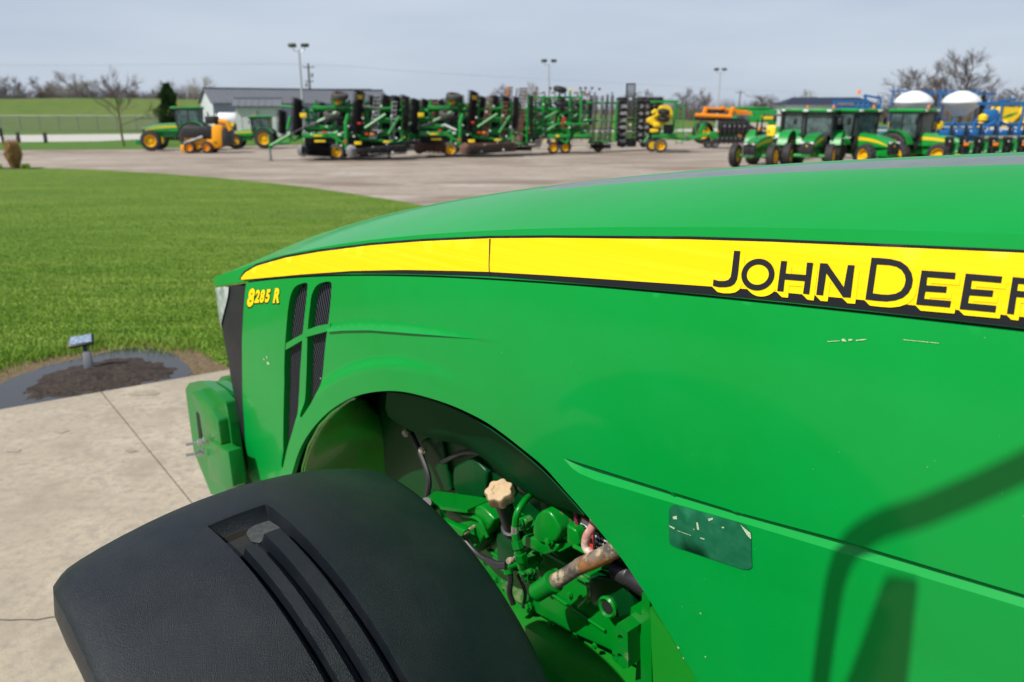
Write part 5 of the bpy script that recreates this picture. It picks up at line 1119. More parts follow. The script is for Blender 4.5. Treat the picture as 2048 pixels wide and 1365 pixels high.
def ag_tractor(label, group, S=1.0, cab=True, Lh=1.9, wb=2.3, Rf=.55, Rr=.80, tf=.78, tr=.85, hh=1.55, roof=2.62, fw=.34, rw=.44, rops=False, fenderf=False, weights=False, mirrors=True, loader=False):
    t = thing('tractor', label, 'tractor', (0, 0, 0), 0, group); P = lambda n, m, fn, **k: part(t, n, m, fn, **k)
    xf = wb / 2; xr = -wb / 2; x1 = xf + .62; x0 = x1 - Lh - .1; w = .36
    # hood: lofted, nose sloping down
    st = []
    for i in range(11):
        u = i / 10; x = x0 + (x1 - x0) * u; top = hh - .06 * u - .30 * u ** 3; bot = hh - .62 + .03 * u; ww = w * (1 - .10 * u - .18 * u ** 6)
        st.append([(x, -ww, bot), (x, -ww, top - .17), (x, -ww * .8, top - .04), (x, 0, top), (x, ww * .8, top - .04), (x, ww, top - .17), (x, ww, bot)])
    def hood(mb):
        n = 7; mb.add([p for s in st for p in s], [(i * n + j, i * n + j + 1, (i + 1) * n + j + 1, (i + 1) * n + j) for i in range(10) for j in range(n - 1)] + [tuple(range(n - 1, -1, -1)), tuple(10 * n + j for j in range(n))])
    P('hood', mg, hood)
    for sy in (-1, 1):
        def stripe(mb):
            a = []; b = []
            for i in range(11):
                s = st[i]; q = s[1] if sy < 0 else s[5]; u = i / 10; h = .13 * (1 - u ** 3) + .015; a.append((q[0], q[1] + sy * .006, q[2] - .01)); b.append((q[0], q[1] + sy * .006, q[2] - .01 - h))
            mb.add(a + b, [(i, i + 1, 11 + i + 1, 11 + i) for i in range(10)])
        P('hood_stripe', my, stripe, auto=None)
    P('grille', mk, lambda mb: mb.box((x1 + .02, 0, hh - .63), (.12, .60, .52), bev=.04))
    for sy in (-1, 1): P('headlight', hlm, lambda mb: mb.box((x1 + .035, sy * .19, hh - .40), (.09, .19, .10), bev=.03, rz=-sy * .2))
    P('badge', my, lambda mb: mb.lathe((x1 + .07, 0, hh - .53), (1, 0, 0), [(0, .05), (.01, .045)], 12))
    P('chassis', mg, lambda mb: (mb.box((x0 + (x1 - x0) * .55, 0, hh - .82), ((x1 - x0) * .95, .42, .42), bev=.05), mb.box((xr + .3, 0, Rr), (1.3, .5, .5), bev=.08)))
    P('front_axle', mg, lambda mb: (mb.tube([(xf, -tf, Rf), (xf, tf, Rf)], .085, 10), mb.box((xf, 0, Rf + .08), (.3, .6, .22), bev=.04)))
    P('rear_axle', mg, lambda mb: mb.tube([(xr, -tr, Rr), (xr, tr, Rr)], .12, 10))
    for sy in (-1, 1):
        wheel(t, (xf, sy * tf, Rf), Rf, fw, sy, 16, n=24); wheel(t, (xr, sy * tr, Rr), Rr, rw, sy, 18, n=28)
        def fender(mb):
            a = []; n = 12
            for i in range(n + 1):
                th = math.radians(15 + 135 * i / n); 
                for yy, rr in ((tr - rw * .62, Rr + .10), (tr + rw * .45, Rr + .10), (tr + rw * .45, Rr + .05), (tr - rw * .62, Rr + .05)): a.append((xr + rr * math.cos(th), sy * yy, Rr + rr * math.sin(th)))
            mb.add(a, [(i * 4 + j, (i + 1) * 4 + j, (i + 1) * 4 + (j + 1) % 4, i * 4 + (j + 1) % 4) for i in range(n) for j in range(4)] + [(0, 1, 2, 3), (n * 4 + 3, n * 4 + 2, n * 4 + 1, n * 4)])
        P('rear_fender', mg, fender)
    cx0, cx1 = x0 + .02, xr - .45
    if cab:
        P('cab_base', mk, lambda mb: mb.box(((cx0 + cx1) / 2, 0, hh - .45), (cx0 - cx1, 1.0, .7), bev=.05))
        for xx, ry in ((cx0, .06), (cx0 - (cx0 - cx1) * .55, 0), (cx1, -.04)):
            for sy in (-1, 1): P('cab_post', mk, lambda mb: mb.box((xx, sy * .66, (hh - .2 + roof) / 2), (.07, .07, roof - hh + .25), ry=ry))
        P('windscreen', cglass, lambda mb: mb.box((cx0 + .01, 0, (hh - .15 + roof) / 2), (.02, 1.24, roof - hh + .1), ry=.06))
        for sy in (-1, 1): P('side_window', cglass, lambda mb: mb.box(((cx0 + cx1) / 2, sy * .665, (hh - .3 + roof) / 2), (cx0 - cx1 - .06, .02, roof - hh + .2)))
        P('rear_window', cglass, lambda mb: mb.box((cx1, 0, (hh - .1 + roof) / 2), (.02, 1.24, roof - hh)))
        rf = P('roof', mg, lambda mb: mb.box(((cx0 + cx1) / 2 + .05, 0, roof + .0), (cx0 - cx1 + .42, 1.52, .17), bev=.07))
        P('roof_lining', mk, lambda mb: mb.box(((cx0 + cx1) / 2 + .05, 0, roof - .11), (cx0 - cx1 + .3, 1.4, .08), bev=.02))
        for sy in (-1, 1): mb = MB(); mb.box((cx0 + .27, sy * .52, roof - .01), (.05, .22, .09), bev=.02); mb.build('roof_lamp', hlm, rf)
        mb = MB(); mb.lathe((cx0 - .3, .6, roof + .09), (0, 0, 1), [(0, .05), (.12, .05), (.15, .03)], 8); mb.build('beacon', mlo, rf)
        P('seat', my, lambda mb: mb.box(((cx0 + cx1) / 2, 0, hh + .15), (.15, .45, .55), bev=.05))
        for sy in (-1, 1): P('mirror', mk, lambda mb: (mb.tube([(cx0, sy * .7, roof - .2), (cx0 + .1, sy * .98, roof - .25), (cx0 + .1, sy * .98, roof - .5)], .015, 6), mb.box((cx0 + .1, sy * .98, roof - .48), (.05, .18, .3), bev=.03)))
        P('step', mk, lambda mb: [mb.box((cx0 - .25, .72, .45 + .25 * i), (.3, .25, .04)) for i in range(3)])
    if rops:
        P('roll_bar', mk, lambda mb: mb.tube([(xr + .1, -.5, hh - .3), (xr + .1, -.5, 2.3), (xr + .1, -.42, 2.4), (xr + .1, .42, 2.4), (xr + .1, .5, 2.3), (xr + .1, .5, hh - .3)], .045, 8))
        P('seat', my, lambda mb: (mb.box((xr + .35, 0, hh - .1), (.45, .48, .12), bev=.05), mb.box((xr + .12, 0, hh + .18), (.13, .48, .5), bev=.06, ry=-.1)))
        P('steering_wheel', mk, lambda mb: (mb.lathe((x0 - .12, 0, hh + .12), (-.5, 0, 1), [(0, .18), (.03, .18), (.03, .155), (0, .155)], 16, closed=True), mb.tube([(x0, 0, hh - .2), (x0 - .12, 0, hh + .12)], .03, 6)))
        P('exhaust', mk, lambda mb: mb.tube([(x0 + .4, -.3, hh - .2), (x0 + .4, -.3, hh + .7)], .05, 8))
        P('brush_guard', mk, lambda mb: [mb.tube([(x1 + .2, y, .55), (x1 + .2, y, hh - .25)], .02, 6) for y in (-.3, 0, .3)] + [mb.tube([(x1 + .2, -.32, z), (x1 + .2, .32, z)], .025, 6) for z in (.6, hh - .3)])
        P('warning_lamp', mlo, lambda mb: [mb.box((xr + .15, sy * .62, 1.75), (.08, .14, .14), bev=.02) for sy in (-1,)])
    if weights: P('front_weight', mg, lambda mb: [mb.box((x1 + .45, y, .62), (.42, .07, .34), bev=.03) for y in np.linspace(-.35, .35, 9)])
    if not rops: P('exhaust', mk, lambda mb: mb.tube([(x0 + .12, -.52, hh - .5), (x0 + .12, -.52, roof + .1)], .045, 8))
    t.scale = (S, S, S); return t
def face_px(o, u, v, yaw_img):
    """stand o where pixel (u, v) meets the ground; yaw_img: heading measured from image right, towards the camera negative"""
    x, y, _ = G(u, v); o.location = (x, y, 0); o.rotation_euler = (0, 0, R_(yaw_img)); return o
gT = 'small cab tractors parked in a row'
o = ag_tractor('large row crop tractor parked alone on the left, facing left', None, S=.86, Lh=2.35, wb=3.0, Rf=.74, Rr=1.0, tf=.95, tr=1.0, hh=1.98, roof=3.05, fw=.42, rw=.55, weights=True); face_px(o, 354, 301, 188)
o = ag_tractor('green tractor parked behind the orange loader, front half hidden', None, S=.72, Lh=2.1, wb=2.7, Rf=.68, Rr=.9, hh=1.75, roof=2.85); face_px(o, 505, 297, 184)
t0 = ag_tractor('open tractor with black roll bar, leftmost in the right hand row', None, S=.95, cab=False, rops=True, hh=1.5, roof=2.5, tf=.90); face_px(t0, 1522, 333, 234)
tcab = ag_tractor('cab tractor beside the open tractor, facing the camera at a slant', gT, S=.98, tf=.92, tr=.9, Rf=.56, Rr=.78, hh=1.55, roof=2.55); face_px(tcab, 1624, 334, 240)
for u_, v_, yw, lab, sc_ in ((1727, 334, 286, 'cab tractor second in the row, facing nearly straight to the camera', .98), (1848, 332, 304, 'cab tractor in front of the left white tank, facing right', .98), (1578, 316, 236, 'cab tractor mostly hidden in the second row, only its roof and windows in view', .98)):
    x, y, _ = G(u_, v_); dup(tcab, (x, y, 0), R_(yw), lab, scale=sc_)
ml = mat('loader_orange_yellow', (0.82, 0.33, 0.0), .45)
# ---- orange compact loader with trenching arm
x, y, _ = G(416, 306); t = thing('compact_loader', 'small orange compact loader with black bucket arm before the row crop tractor', 'loader', (x, y, 0), R_(182)); t.scale = (1.28,) * 3
part(t, 'body', ml, lambda mb: (mb.box((-.05, 0, .42), (1.3, .8, .42), bev=.08), mb.box((-.62, 0, .78), (.55, .8, 1.0), bev=.12, ry=-.1), mb.box((.95, 0, .22), (.35, .85, .34), bev=.06)))
part(t, 'engine_cover', mk, lambda mb: (mb.box((-1.0, 0, .72), (.45, .75, .8), bev=.06), mb.box((.2, 0, .95), (1.5, .7, .55), bev=.08)))
part(t, 'operator_console', mk, lambda mb: (mb.box((-.35, 0, 1.5), (.5, .6, .35), bev=.05), mb.tube([(-.6, .2, 1.3), (-.7, .2, 1.9)], .03, 6), mb.tube([(-.2, -.2, 1.3), (-.1, -.2, 1.85)], .03, 6)))
part(t, 'arm', ms, lambda mb: (mb.tube([(.0, .46, .75), (.9, .46, .45)], .07, 8), mb.tube([(.0, -.46, .75), (.9, -.46, .45)], .07, 8)))
part(t, 'orange_arm', ml, lambda mb: mb.tube([(-.8, .42, 1.45), (-1.15, .42, 1.4), (-1.3, .42, 1.05)], .12, 8))
for xx in (-.15, .65):
    for sy in (-1, 1): wheel(t, (xx, sy * .5, .27), .27, .18, sy, 12, rimcol=ml, n=18)
# ---- tank trailer behind
x, y, _ = W(452, 216, 84); t = thing('tank_trailer', 'white horizontal tank on dark running gear between barn and shed', 'trailer', (x, y, 0), R_(8)); part(t, 'tank', mw, lambda mb: mb.lathe((-1.1, 0, 1.55), (1, 0, 0), [(0, .25), (.08, .5), (.25, .62), (1.95, .62), (2.12, .5), (2.2, .25)], 20))
part(t, 'chassis', mk, lambda mb: (mb.box((0, 0, .82), (2.4, .8, .14)), mb.box((0.1, -.45, .7), (1.6, .08, .5)))); part(t, 'sign_panel', my, lambda mb: mb.box((.45, -.62, 1.0), (.5, .03, .35)))
for xx in (-.7, .4): wheel(t, (xx, -.55, .42), .42, .25, -1, 14, n=18, rimcol=mr); wheel(t, (xx, .55, .42), .42, .25, 1, 14, n=18, rimcol=mr)
# ---- implements are laid out in their own metres: x to the right, z up, y away
def disc_stack(mb, p, q, R, n, tilt=0.0, th=.012):
    p, q = Vector(p), Vector(q); d = (q - p).normalized(); mb.tube([p, q], R * .42, 8)
    for i in range(n):
        c = p.lerp(q, (i + .5) / n); a = (d + Vector((tilt, 0, tilt * .5))).normalized(); mb.lathe(c, a, [(0, R), (th, R * .96), (R * .22, R * .35), (R * .24, .0), (R * .22, 0), (th * .2, R * .9)], 14, closed=False)
def frm(mb, L, r=.06): 
    for a, b in L: mb.tube([a, b], r, 6)
def lat_bars(mb, x0, x1, z0, z1, y, n, lean, r=.022, hoops=7):
    for i in range(n): x = x0 + (x1 - x0) * i / (n - 1); mb.tube([(x, y, z0), (x + lean, y + .05, z1)], r, 5)
    for k in range(hoops): f = k / (hoops - 1); z = z0 + (z1 - z0) * f; mb.tube([(x0 + lean * f - .04, y, z), (x1 + lean * f + .04, y, z)], r * .9, 5)
def basket(mb, p, q, R, n=10, hoops=6):
    p, q = Vector(p), Vector(q); d = (q - p).normalized(); u, w = perp(d)
    for i in range(n):
        a = 2 * math.pi * i / n; o_ = (u * math.cos(a) + w * math.sin(a)) * R; a2 = a + .6; o2 = (u * math.cos(a2) + w * math.sin(a2)) * R; mb.tube([p + o_, (p + q) / 2 + (o_ + o2) / 2 * 1.03, q + o2], .022, 5)
    for k in range(hoops): c = p.lerp(q, k / (hoops - 1)); mb.lathe(c, d, [(0, R), (.02, R), (.02, R * .86), (0, R * .86)], 16, closed=True)
def harrow(label, group, mdisc, msilver, rusty=False, white=False):
    t = thing('disk_harrow', label, 'disk harrow', (0, 0, 0), 0, group); P = lambda n, m, fn, **k: part(t, n, m, fn, **k)
    # running wheels
    for xx, yy in ((0, 0), (.15, 2.3), (1.35, 1.0)): wheel(t, (xx, yy, .42 if xx < 1 else .40), .42 if xx < 1 else .34, .30, -1, 14, n=22, lugs=False, tyrem=mtg)
    wheel(t, (.15, .9, 3.0), .40, .30, 1, 14, n=22, lugs=False, tyrem=mtg)
    for (c_, rx_) in (((.25, .6, 3.2), .42), ((-.15, .3, 2.25), .44)):
        P('folded_wing_tyre', mtg, lambda mb: mb.lathe((c_[0], c_[1], c_[2] - .12), (.12, -.25, 1), [(0, .26), (0, .38), (.06, .44), (.22, .44), (.28, .38), (.28, .26)], 20, closed=True)); P('folded_wing_rim', rim_m, lambda mb: mb.lathe((c_[0], c_[1], c_[2] - .15), (.12, -.25, 1), [(0, .26), (.02, .28), (.1, .12), (.1, 0)], 18))
    P('main_frame', mg, lambda mb: (mb.box((-.65, .1, 1.25), (2.1, .22, .24), bev=.03), mb.box((-.55, .6, 1.62), (2.2, .26, .24), bev=.05), mb.box((1.6, .8, 1.25), (2.4, .2, .22), bev=.03), frm(mb, [((.1, 0, 1.2), (.05, .0, .5)), ((-.2, .0, 1.2), (.45, 0, .85)), ((.45, .0, .85), (.5, 0, .55)), ((-1.7, .3, 1.2), (-2.2, .2, 1.0)), ((1.2, .2, 1.1), (2.9, .2, .9)), ((.3, .3, 1.5), (-.3, .3, 1.25))], .09)))
    P('lift_arm', mg, lambda mb: mb.tube(bez([(.72, -.1, 2.3), (.60, -.1, 1.95), (.55, -.1, 1.4), (.52, -.1, .75)], 12), .11, 8))
    P('wing_frame', mg, lambda mb: (mb.box((-.35, .8, 2.62), (1.7, .2, .2), bev=.03), frm(mb, [((.0, .6, 2.6), (-.05, .6, 3.15)), ((.0, .6, 3.15), (.5, .6, 2.9)), ((.5, .6, 2.9), (1.2, .7, 2.55)), ((-1.4, .7, 2.6), (-1.4, .7, 1.2)), ((-1.2, .5, 2.4), (-.9, .5, 1.7)), ((1.6, .7, 2.9), (1.5, .7, 1.1)), ((2.2, .9, 2.7), (2.3, .9, 1.1)), ((2.9, .9, 2.9), (2.9, .9, 1.0)), ((1.2, .7, 2.5), (2.9, .8, 2.6)), ((1.4, .5, 2.0), (2.8, .5, 1.9)), ((-2.8, .8, 2.7), (-1.4, .7, 2.6)), ((1.7, .3, 1.3), (3.3, .3, 1.5)), ((3.3, .3, 1.5), (3.4, .3, 1.0)), ((3.4, .3, 1.0), (2.6, .3, .75))], .07)))
    P('tongue', mg, lambda mb: (frm(mb, [((-2.2, .2, 1.5), (-2.35, .1, .9)), ((-2.35, .1, .9), (-3.1, .0, .85)), ((-2.3, .1, 1.3), (-3.3, .0, .75)), ((-2.4, .1, 1.55), (-2.2, .1, 2.2))], .09), mb.tube([(-3.35, 0, 1.3), (-3.35, 0, .1)], .05, 8)))
    P('stand_jack', ms, lambda mb: (mb.tube([(-3.35, 0, .5), (-3.35, 0, .02)], .06, 8), mb.box((-3.35, 0, .02), (.25, .25, .03))))
    for a, b, R, n in (((-1.75, -.1, .55), (-.25, -.1, .42), .31, 22), ((.75, -.1, .46), (3.6, .2, .55), .30, 34), ((-1.6, 1.2, .5), (1.8, 1.4, .5), .32, 34), ((-1.4, .5, .5), (1.6, .7, .45), .32, 30)): P('disc_gang', mdisc, lambda mb: disc_stack(mb, a, b, R, n, .1))
    for c_ in ((-1.68, -.2, .5), (.78, -.25, .48)): P('end_disc', mr if rusty else ms, lambda mb: mb.lathe(c_, (-.25, -1, .0), [(0, .31), (.02, .31), (.08, .12), (.08, 0)], 20))
    P('wing_disc_gang', mk, lambda mb: disc_stack(mb, (-1.98, .3, 1.25), (-1.80, .3, 3.05), .36, 22, .3)); P('wing_disc_gang', mk, lambda mb: disc_stack(mb, (1.05, .2, 1.3), (1.35, .2, 3.45), .38, 26, .3))
    P('wing_disc_gang', mk, lambda mb: disc_stack(mb, (3.6, .8, 1.5), (3.7, .8, 3.2), .30, 12, .25)); P('wing_disc_gang', mdisc, lambda mb: disc_stack(mb, (-.9, 1.6, 1.6), (-.75, 1.6, 2.9), .32, 10, .2))
    for a_, b_, R__, n__ in (((1.75, 1.3, 1.2), (1.9, 1.3, 3.2), .34, 22), ((2.5, 1.2, 1.2), (2.6, 1.2, 3.25), .33, 24), ((3.05, 1.1, 1.2), (3.15, 1.1, 3.2), .33, 24), ((.2, 1.7, 1.5), (.3, 1.7, 2.9), .36, 16), ((-.5, 2.1, 1.6), (-.4, 2.1, 2.7), .36, 14), ((-2.9, 1.3, 1.3), (-2.8, 1.3, 2.5), .33, 14)): P('folded_disc_gang', mk, lambda mb: disc_stack(mb, a_, b_, R__, n__, .25))
    P('gang_frame', mg, lambda mb: (frm(mb, [((xx, .95, 1.0), (xx + .1, .95, 3.0)) for xx in (1.55, 2.2, 2.85, 3.35, -.2, .6, -1.1)] + [((-1.6, .9, z), (3.4, .9, z + .05)) for z in (1.45, 2.0, 2.45)] + [((1.5, .0, 1.6), (2.6, .0, 2.3)), ((2.7, .1, 1.3), (3.3, .1, 2.2)), ((-.9, .2, 1.9), (.1, .2, 2.4))], .075)))
    P('dark_backing', mk, lambda mb: (mb.box((-.1, 1.2, 1.0), (3.2, .9, .7), bev=.1), mb.box((2.4, 1.3, .9), (1.9, .6, .5), bev=.08), mb.box((.3, 1.0, 1.95), (.6, .4, .4), bev=.06)))  # black boxes added as a dark mass behind the gangs
    P('harrow_tine_rack', msilver, lambda mb: (lat_bars(mb, 1.75, 2.05, 1.1, 3.2, .1, 3, .32, .035, 12), lat_bars(mb, 2.75, 2.95, 1.0, 2.9, .2, 2, .22, .035, 10)))
    P('harrow_tine_rack', mk, lambda mb: (lat_bars(mb, 2.1, 3.2, 1.7, 3.2, 1.0, 10, .12, .02, 8), lat_bars(mb, 1.7, 3.4, 1.2, 2.5, 1.4, 12, .05, .02, 6)))
    P('hydraulic_cylinder', mw if white else ms, lambda mb: frm(mb, [((-.35, -.2, 1.75), (.35, -.2, 1.45))] if white else [((1.9, 0, 1.5), (2.4, 0, 1.45)), ((1.4, 0, 2.7), (1.9, .0, 2.65))], .06))
    P('rolling_basket', mk, lambda mb: basket(mb, (.9, -.35, .35), (3.5, -.1, .55), .22, 9, 7))
    P('hydraulic_hose', mk, lambda mb: [mb.tube(bez([(-2.3, 0, 1.3), (-1.2 + .3 * k, -.1, 1.75 + .1 * k), (-.2 + .4 * k, .1, 1.5), (.6 + .5 * k, .1, 2.0 - .2 * k)], 12), .022, 5) for k in range(5)])
    for c_, m_ in (((-.55, -.08, 1.42), mlr), ((.22, -.15, 1.3), mw), ((.5, -.2, .95), mlr), ((1.6, -.05, 1.32), mlr), ((1.85, -.05, 1.32), mlo), ((1.25, -.15, 1.85), mlr)): P('reflector', m_, lambda mb: mb.box(c_, (.17, .03, .11), bev=.01))
    for c_, d_ in (((-.9, -.02, 1.24), (.45, .01, .09)), ((-.75, -.42, .98), (.55, .02, .10)), ((1.15, -.45, .88), (.35, .02, .16)), ((1.35, -.1, 3.15), (.25, .03, .22)), ((-1.55, -.05, 2.25), (.32, .04, .22)), ((2.6, -.05, .92), (.35, .02, .1))): P('yellow_decal', my, lambda mb: mb.box(c_, d_, bev=.004))
    each(t, 'hydraulic_fitting', mw, ((-1.2, -.1, 1.3), (.95, -.2, 1.2), (1.5, 0, 2.75), (2.2, 0, 1.4), (2.4, 0, 2.7), (2.0, -.1, 2.4), (3.1, 0, 1.1), (2.6, 0, .8), (1.9, -.1, .65), (1.2, -.2, .5), (-.4, -.15, 1.7), (.7, -.15, 1.7), (1.45, -.1, 2.1), (2.9, -.1, 2.2), (3.3, -.1, 1.6), (.3, -.3, .75), (2.9, -.4, .4), (1.7, -.4, .35)), lambda mb, c_: mb.sphere(c_, .055, 6, 4))
    return t
gH = 'folded disk harrows'
def put(o, u, v, rz=0, s=1): x, y, _ = G(u, v); o.location = (x, y, 0); o.rotation_euler = (0, 0, rz); o.scale = (s,) * 3; return o
put(harrow('folded disk harrow with black discs, nearest the orange loader', gH, mk, ms), 674, 321, R_(6))
h1_ = [o for o in C.objects if o.name == 'disk_harrow'][0]
for u_, v_, yw, lab in ((772, 301, 4, 'folded disk harrow in the back row, glimpsed between the two nearer harrows'), (1085, 293, 3, 'folded disk harrow in the back row, dark behind the field cultivator'), (960, 296, 184, 'folded disk harrow in the back row, turned round behind the rust brown bars')):
    x, y, _ = G(u_, v_); dup(h1_, (x, y, 0), R_(yw), lab, scale=.97)
put(harrow('folded disk harrow with rust brown discs and white cylinder', gH, mr, mr, True, True), 901, 315, R_(5), 1.0)
# taller rusty tine bundles leaning on the second harrow
x, y, _ = G(1002, 309); t = thing('tine_bundle', 'tall leaning bundle of rust brown harrow bars in the middle of the row', 'harrow bars', (x, y, 0), 0); part(t, 'bar_rack', mr, lambda mb: (lat_bars(mb, -.05, .25, .6, 3.75, 0, 4, .42, .03, 16), lat_bars(mb, .75, 1.15, .4, 3.7, .1, 5, .35, .03, 18)))
part(t, 'steel_bar', ms, lambda mb: (mb.box((.05, -.05, 2.1), (.1, .06, 3.3), ry=.13), mb.box((.72, -.05, 2.0), (.1, .06, 3.4), ry=.13))); part(t, 'orange_bar', mo, lambda mb: mb.box((.22, -.06, 2.25), (.08, .05, 3.1), ry=.12)); part(t, 'carrier', mg, lambda mb: frm(mb, [((-.6, 0, .55), (1.6, 0, .6)), ((-.4, .1, .5), (-.4, .1, 2.8)), ((-.4, .1, 2.8), (1.2, .1, 2.6)), ((1.5, .1, .5), (1.6, .1, 3.4))], .07)); part(t, 'roller', mk, lambda mb: disc_stack(mb, (-.9, 0, .3), (1.8, 0, .32), .26, 16, .1))
part(t, 'coil_roller', mk, lambda mb: disc_stack(mb, (1.75, 0, 1.0), (1.75, .0, 3.3), .22, 14, .3))
# ---- field cultivator
x, y, _ = G(1106, 308); t = thing('field_cultivator', 'green field cultivator with pale tine row and two folded tyres on top', 'field cultivator', (x, y, 0), R_(3)); P = lambda n, m, fn, **k: part(t, n, m, fn, **k)
for xx in (0, .75): wheel(t, (xx, .3 * xx, .36), .36, .26, -1, 12, n=20, lugs=False)
def fcf(mb):
    frm(mb, [((-1.3, 0, 1.7), (2.0, 0, 1.7)), ((-1.3, .1, 3.2), (1.6, .1, 3.2)), ((-.6, 0, .7), (-.6, 0, 3.3)), ((-1.3, .2, .6), (-1.3, .2, 3.2)), ((.9, 0, .7), (.95, 0, 3.6)), ((1.6, .1, 1.8), (1.65, .1, 3.6)), ((.3, 0, 1.7), (.3, 0, 2.2)), ((-.6, 0, 1.2), (.2, 0, 1.7)), ((-.8, -.1, 1.9), (.2, -.1, 2.4)), ((.4, -.1, 2.2), (1.0, -.1, 2.5)), ((.35, .1, 3.2), (.35, .1, 3.6)), ((-1.3, .2, 2.6), (.3, .2, 2.5)), ((-1.2, .3, 1.2), (1.9, .3, 1.25)), ((.1, .0, 1.0), (.8, 0, .6)), ((.8, 0, .6), (1.0, 0, 1.1))], .07)
P('frame', mg, fcf); P('frame_cross_tube', mg, lambda mb: (mb.box((.3, 0, 1.02), (1.3, .2, .22), bev=.03), mb.box((1.75, 0, 1.02), (1.1, .2, .2), bev=.03), frm(mb, [((-1.2, .6, z), (1.8, .6, z)) for z in (1.4, 1.9, 2.4, 2.9)] + [((xx, .7, .9), (xx, .7, 3.2)) for xx in (-1, -.3, .4, 1.1, 1.7)], .05)))
for c_ in ((.35, .1, 3.65), (.35, -.05, 2.85)):
    P('folded_tyre', mk, lambda mb: mb.lathe((c_[0], c_[1], c_[2] - .13), (.15, -.2, 1), [(0, .22), (0, .34), (.05, .40), (.2, .40), (.26, .34), (.26, .22)], 20, closed=True)); P('folded_rim', rim_m, lambda mb: mb.lathe((c_[0], c_[1], c_[2] - .15), (.15, -.2, 1), [(0, .22), (.02, .24), (.08, .1), (.08, 0)], 16))
mt = mat('pale_tines', (0.50, 0.45, 0.38), .7)
P('tine_row', mt, lambda mb: [mb.tube(bez([(x_, -.2, .85), (x_ - .12, -.25, .65), (x_ + .05, -.3, .45), (x_ - .1, -.35, .30)], 9), .028, 5) for x_ in list(np.linspace(-1.0, -.35, 9)) + list(np.linspace(1.15, 2.1, 10))])
P('tine_gang', mk, lambda mb: [lat_bars(mb, a, a + .3, .9, 3.1, .9, 4, .1, .03, 12) for a in (-1.2, -.5, .2, .9, 1.5)])
each(t, 'sweep', mr, [(x_, z) for x_ in (-1.2, -.7, -.1, .5, 1.2, 1.7) for z in (1.5, 2.0, 2.5, 3.0, 3.4)], lambda mb, q: mb.tube(bez([(q[0], .4, q[1]), (q[0] + .18, .35, q[1] + .1), (q[0] + .22, .3, q[1] - .12)], 6), .045, 5))
each(t, 'sweep', mr, [(x_, 3.72) for x_ in (-1.0, -.2, 1.55, 1.85)], lambda mb, q: (mb.box((q[0], 0, q[1]), (.16, .06, .12), ry=.4), mb.tube([(q[0], 0, q[1]), (q[0] - .1, .1, 3.2)], .03, 5)))
for c_, m_ in (((.55, -.1, 1.78), mlr), ((.0, -.3, .75), my), ((.62, -.1, 2.0), mlr), ((.25, -.12, 1.02), my), ((1.9, -.12, .72), my), ((1.0, -.1, 3.62), my)): P('reflector', m_, lambda mb: mb.box(c_, (.2, .03, .13), bev=.01))
each(t, 'hydraulic_fitting', mw, ((-.6, -.1, 1.1), (-.6, -.1, .75), (-.62, -.1, 2.0), (-.6, -.1, 2.8), (.9, -.1, 2.5), (.95, -.1, 1.5), (1.9, -.1, 1.95), (-1.3, 0, .75), (1.5, 0, .75), (-.6, -.1, 1.45)), lambda mb, c_: mb.sphere(c_, .055, 6, 4))
# ---- bundled spike harrow in front of the planter
x, y, _ = G(1192, 305); t = thing('spike_harrow', 'leaning silver and black spike harrow sections right of the cultivator', 'spike harrow', (x, y, 0)); part(t, 'spike_section', ms, lambda mb: [lat_bars(mb, a, a + .07, .5, z1, y_, 2, l, .025, 18) for a, z1, y_, l in ((-.35, 3.5, 0, .15), (0, 3.3, -.1, .28), (.35, 3.4, .1, .22), (.6, 3.5, 0, .25))]); part(t, 'spike_section', mk, lambda mb: [lat_bars(mb, a, a + .1, .6, 3.3, .35, 2, .1, .03, 14) for a in (-.5, -.2, .2, .5, .8)])
part(t, 'carrier', mg, lambda mb: frm(mb, [((-.7, .2, 2.9), (1.2, .2, 2.9)), ((1.15, .2, .6), (1.2, .2, 3.0)), ((-.6, 0, .6), (1.0, 0, .65)), ((-.7, .2, 1.9), (1.2, .2, 1.8))], .075)); wheel(t, (.15, .2, .33), .33, .25, -1, 12, n=18, lugs=False)
part(t, 'disc_row', mk, lambda mb: disc_stack(mb, (-.6, .1, .35), (.9, .1, .33), .24, 9, .15)); each(t, 'spike_foot', mr, ((-.35, 3.75), (.1, 3.7), (-.55, 3.4)), lambda mb, q: mb.box((q[0], 0, q[1]), (.16, .05, .14)))
# ---- planter with lattice tower and stacked row units
x, y, _ = G(1262, 302); t = thing('row_planter', 'black planter with narrow lattice tower and stacked row units', 'planter', (x, y, 0)); P = lambda n, m, fn, **k: part(t, n, m, fn, **k)
P('lattice_tower', mk, lambda mb: (lat_bars(mb, -.38, .05, .4, 4.0, 0, 4, .02, .03, 22), frm(mb, [((-.42, .2, .4), (-.40, .2, 4.05)), ((.12, .2, .4), (.12, .2, 4.05)), ((-.42, .2, 4.05), (.12, .2, 4.05))], .04)))
each(t, 'row_unit', mk, [(x_, z) for x_ in (-.78, .42, .95, 1.45) for z in np.arange(.65, 3.1, .27)], lambda mb, q: (mb.lathe((q[0], -.1, q[1]), (.1, -.35, 1), [(0, .30), (.03, .32), (.12, .14), (.12, 0)], 14), mb.box((q[0] + .12, 0, q[1] + .1), (.55, .4, .16), bev=.02)))
each(t, 'seed_disc', ms, [(x_, z) for x_ in (-.7, -.5, .5, .9) for z in np.arange(.6, 2.9, .42)], lambda mb, q: mb.lathe((q[0], -.35, q[1]), (0, -1, .2), [(0, .13), (.03, .10)], 10))
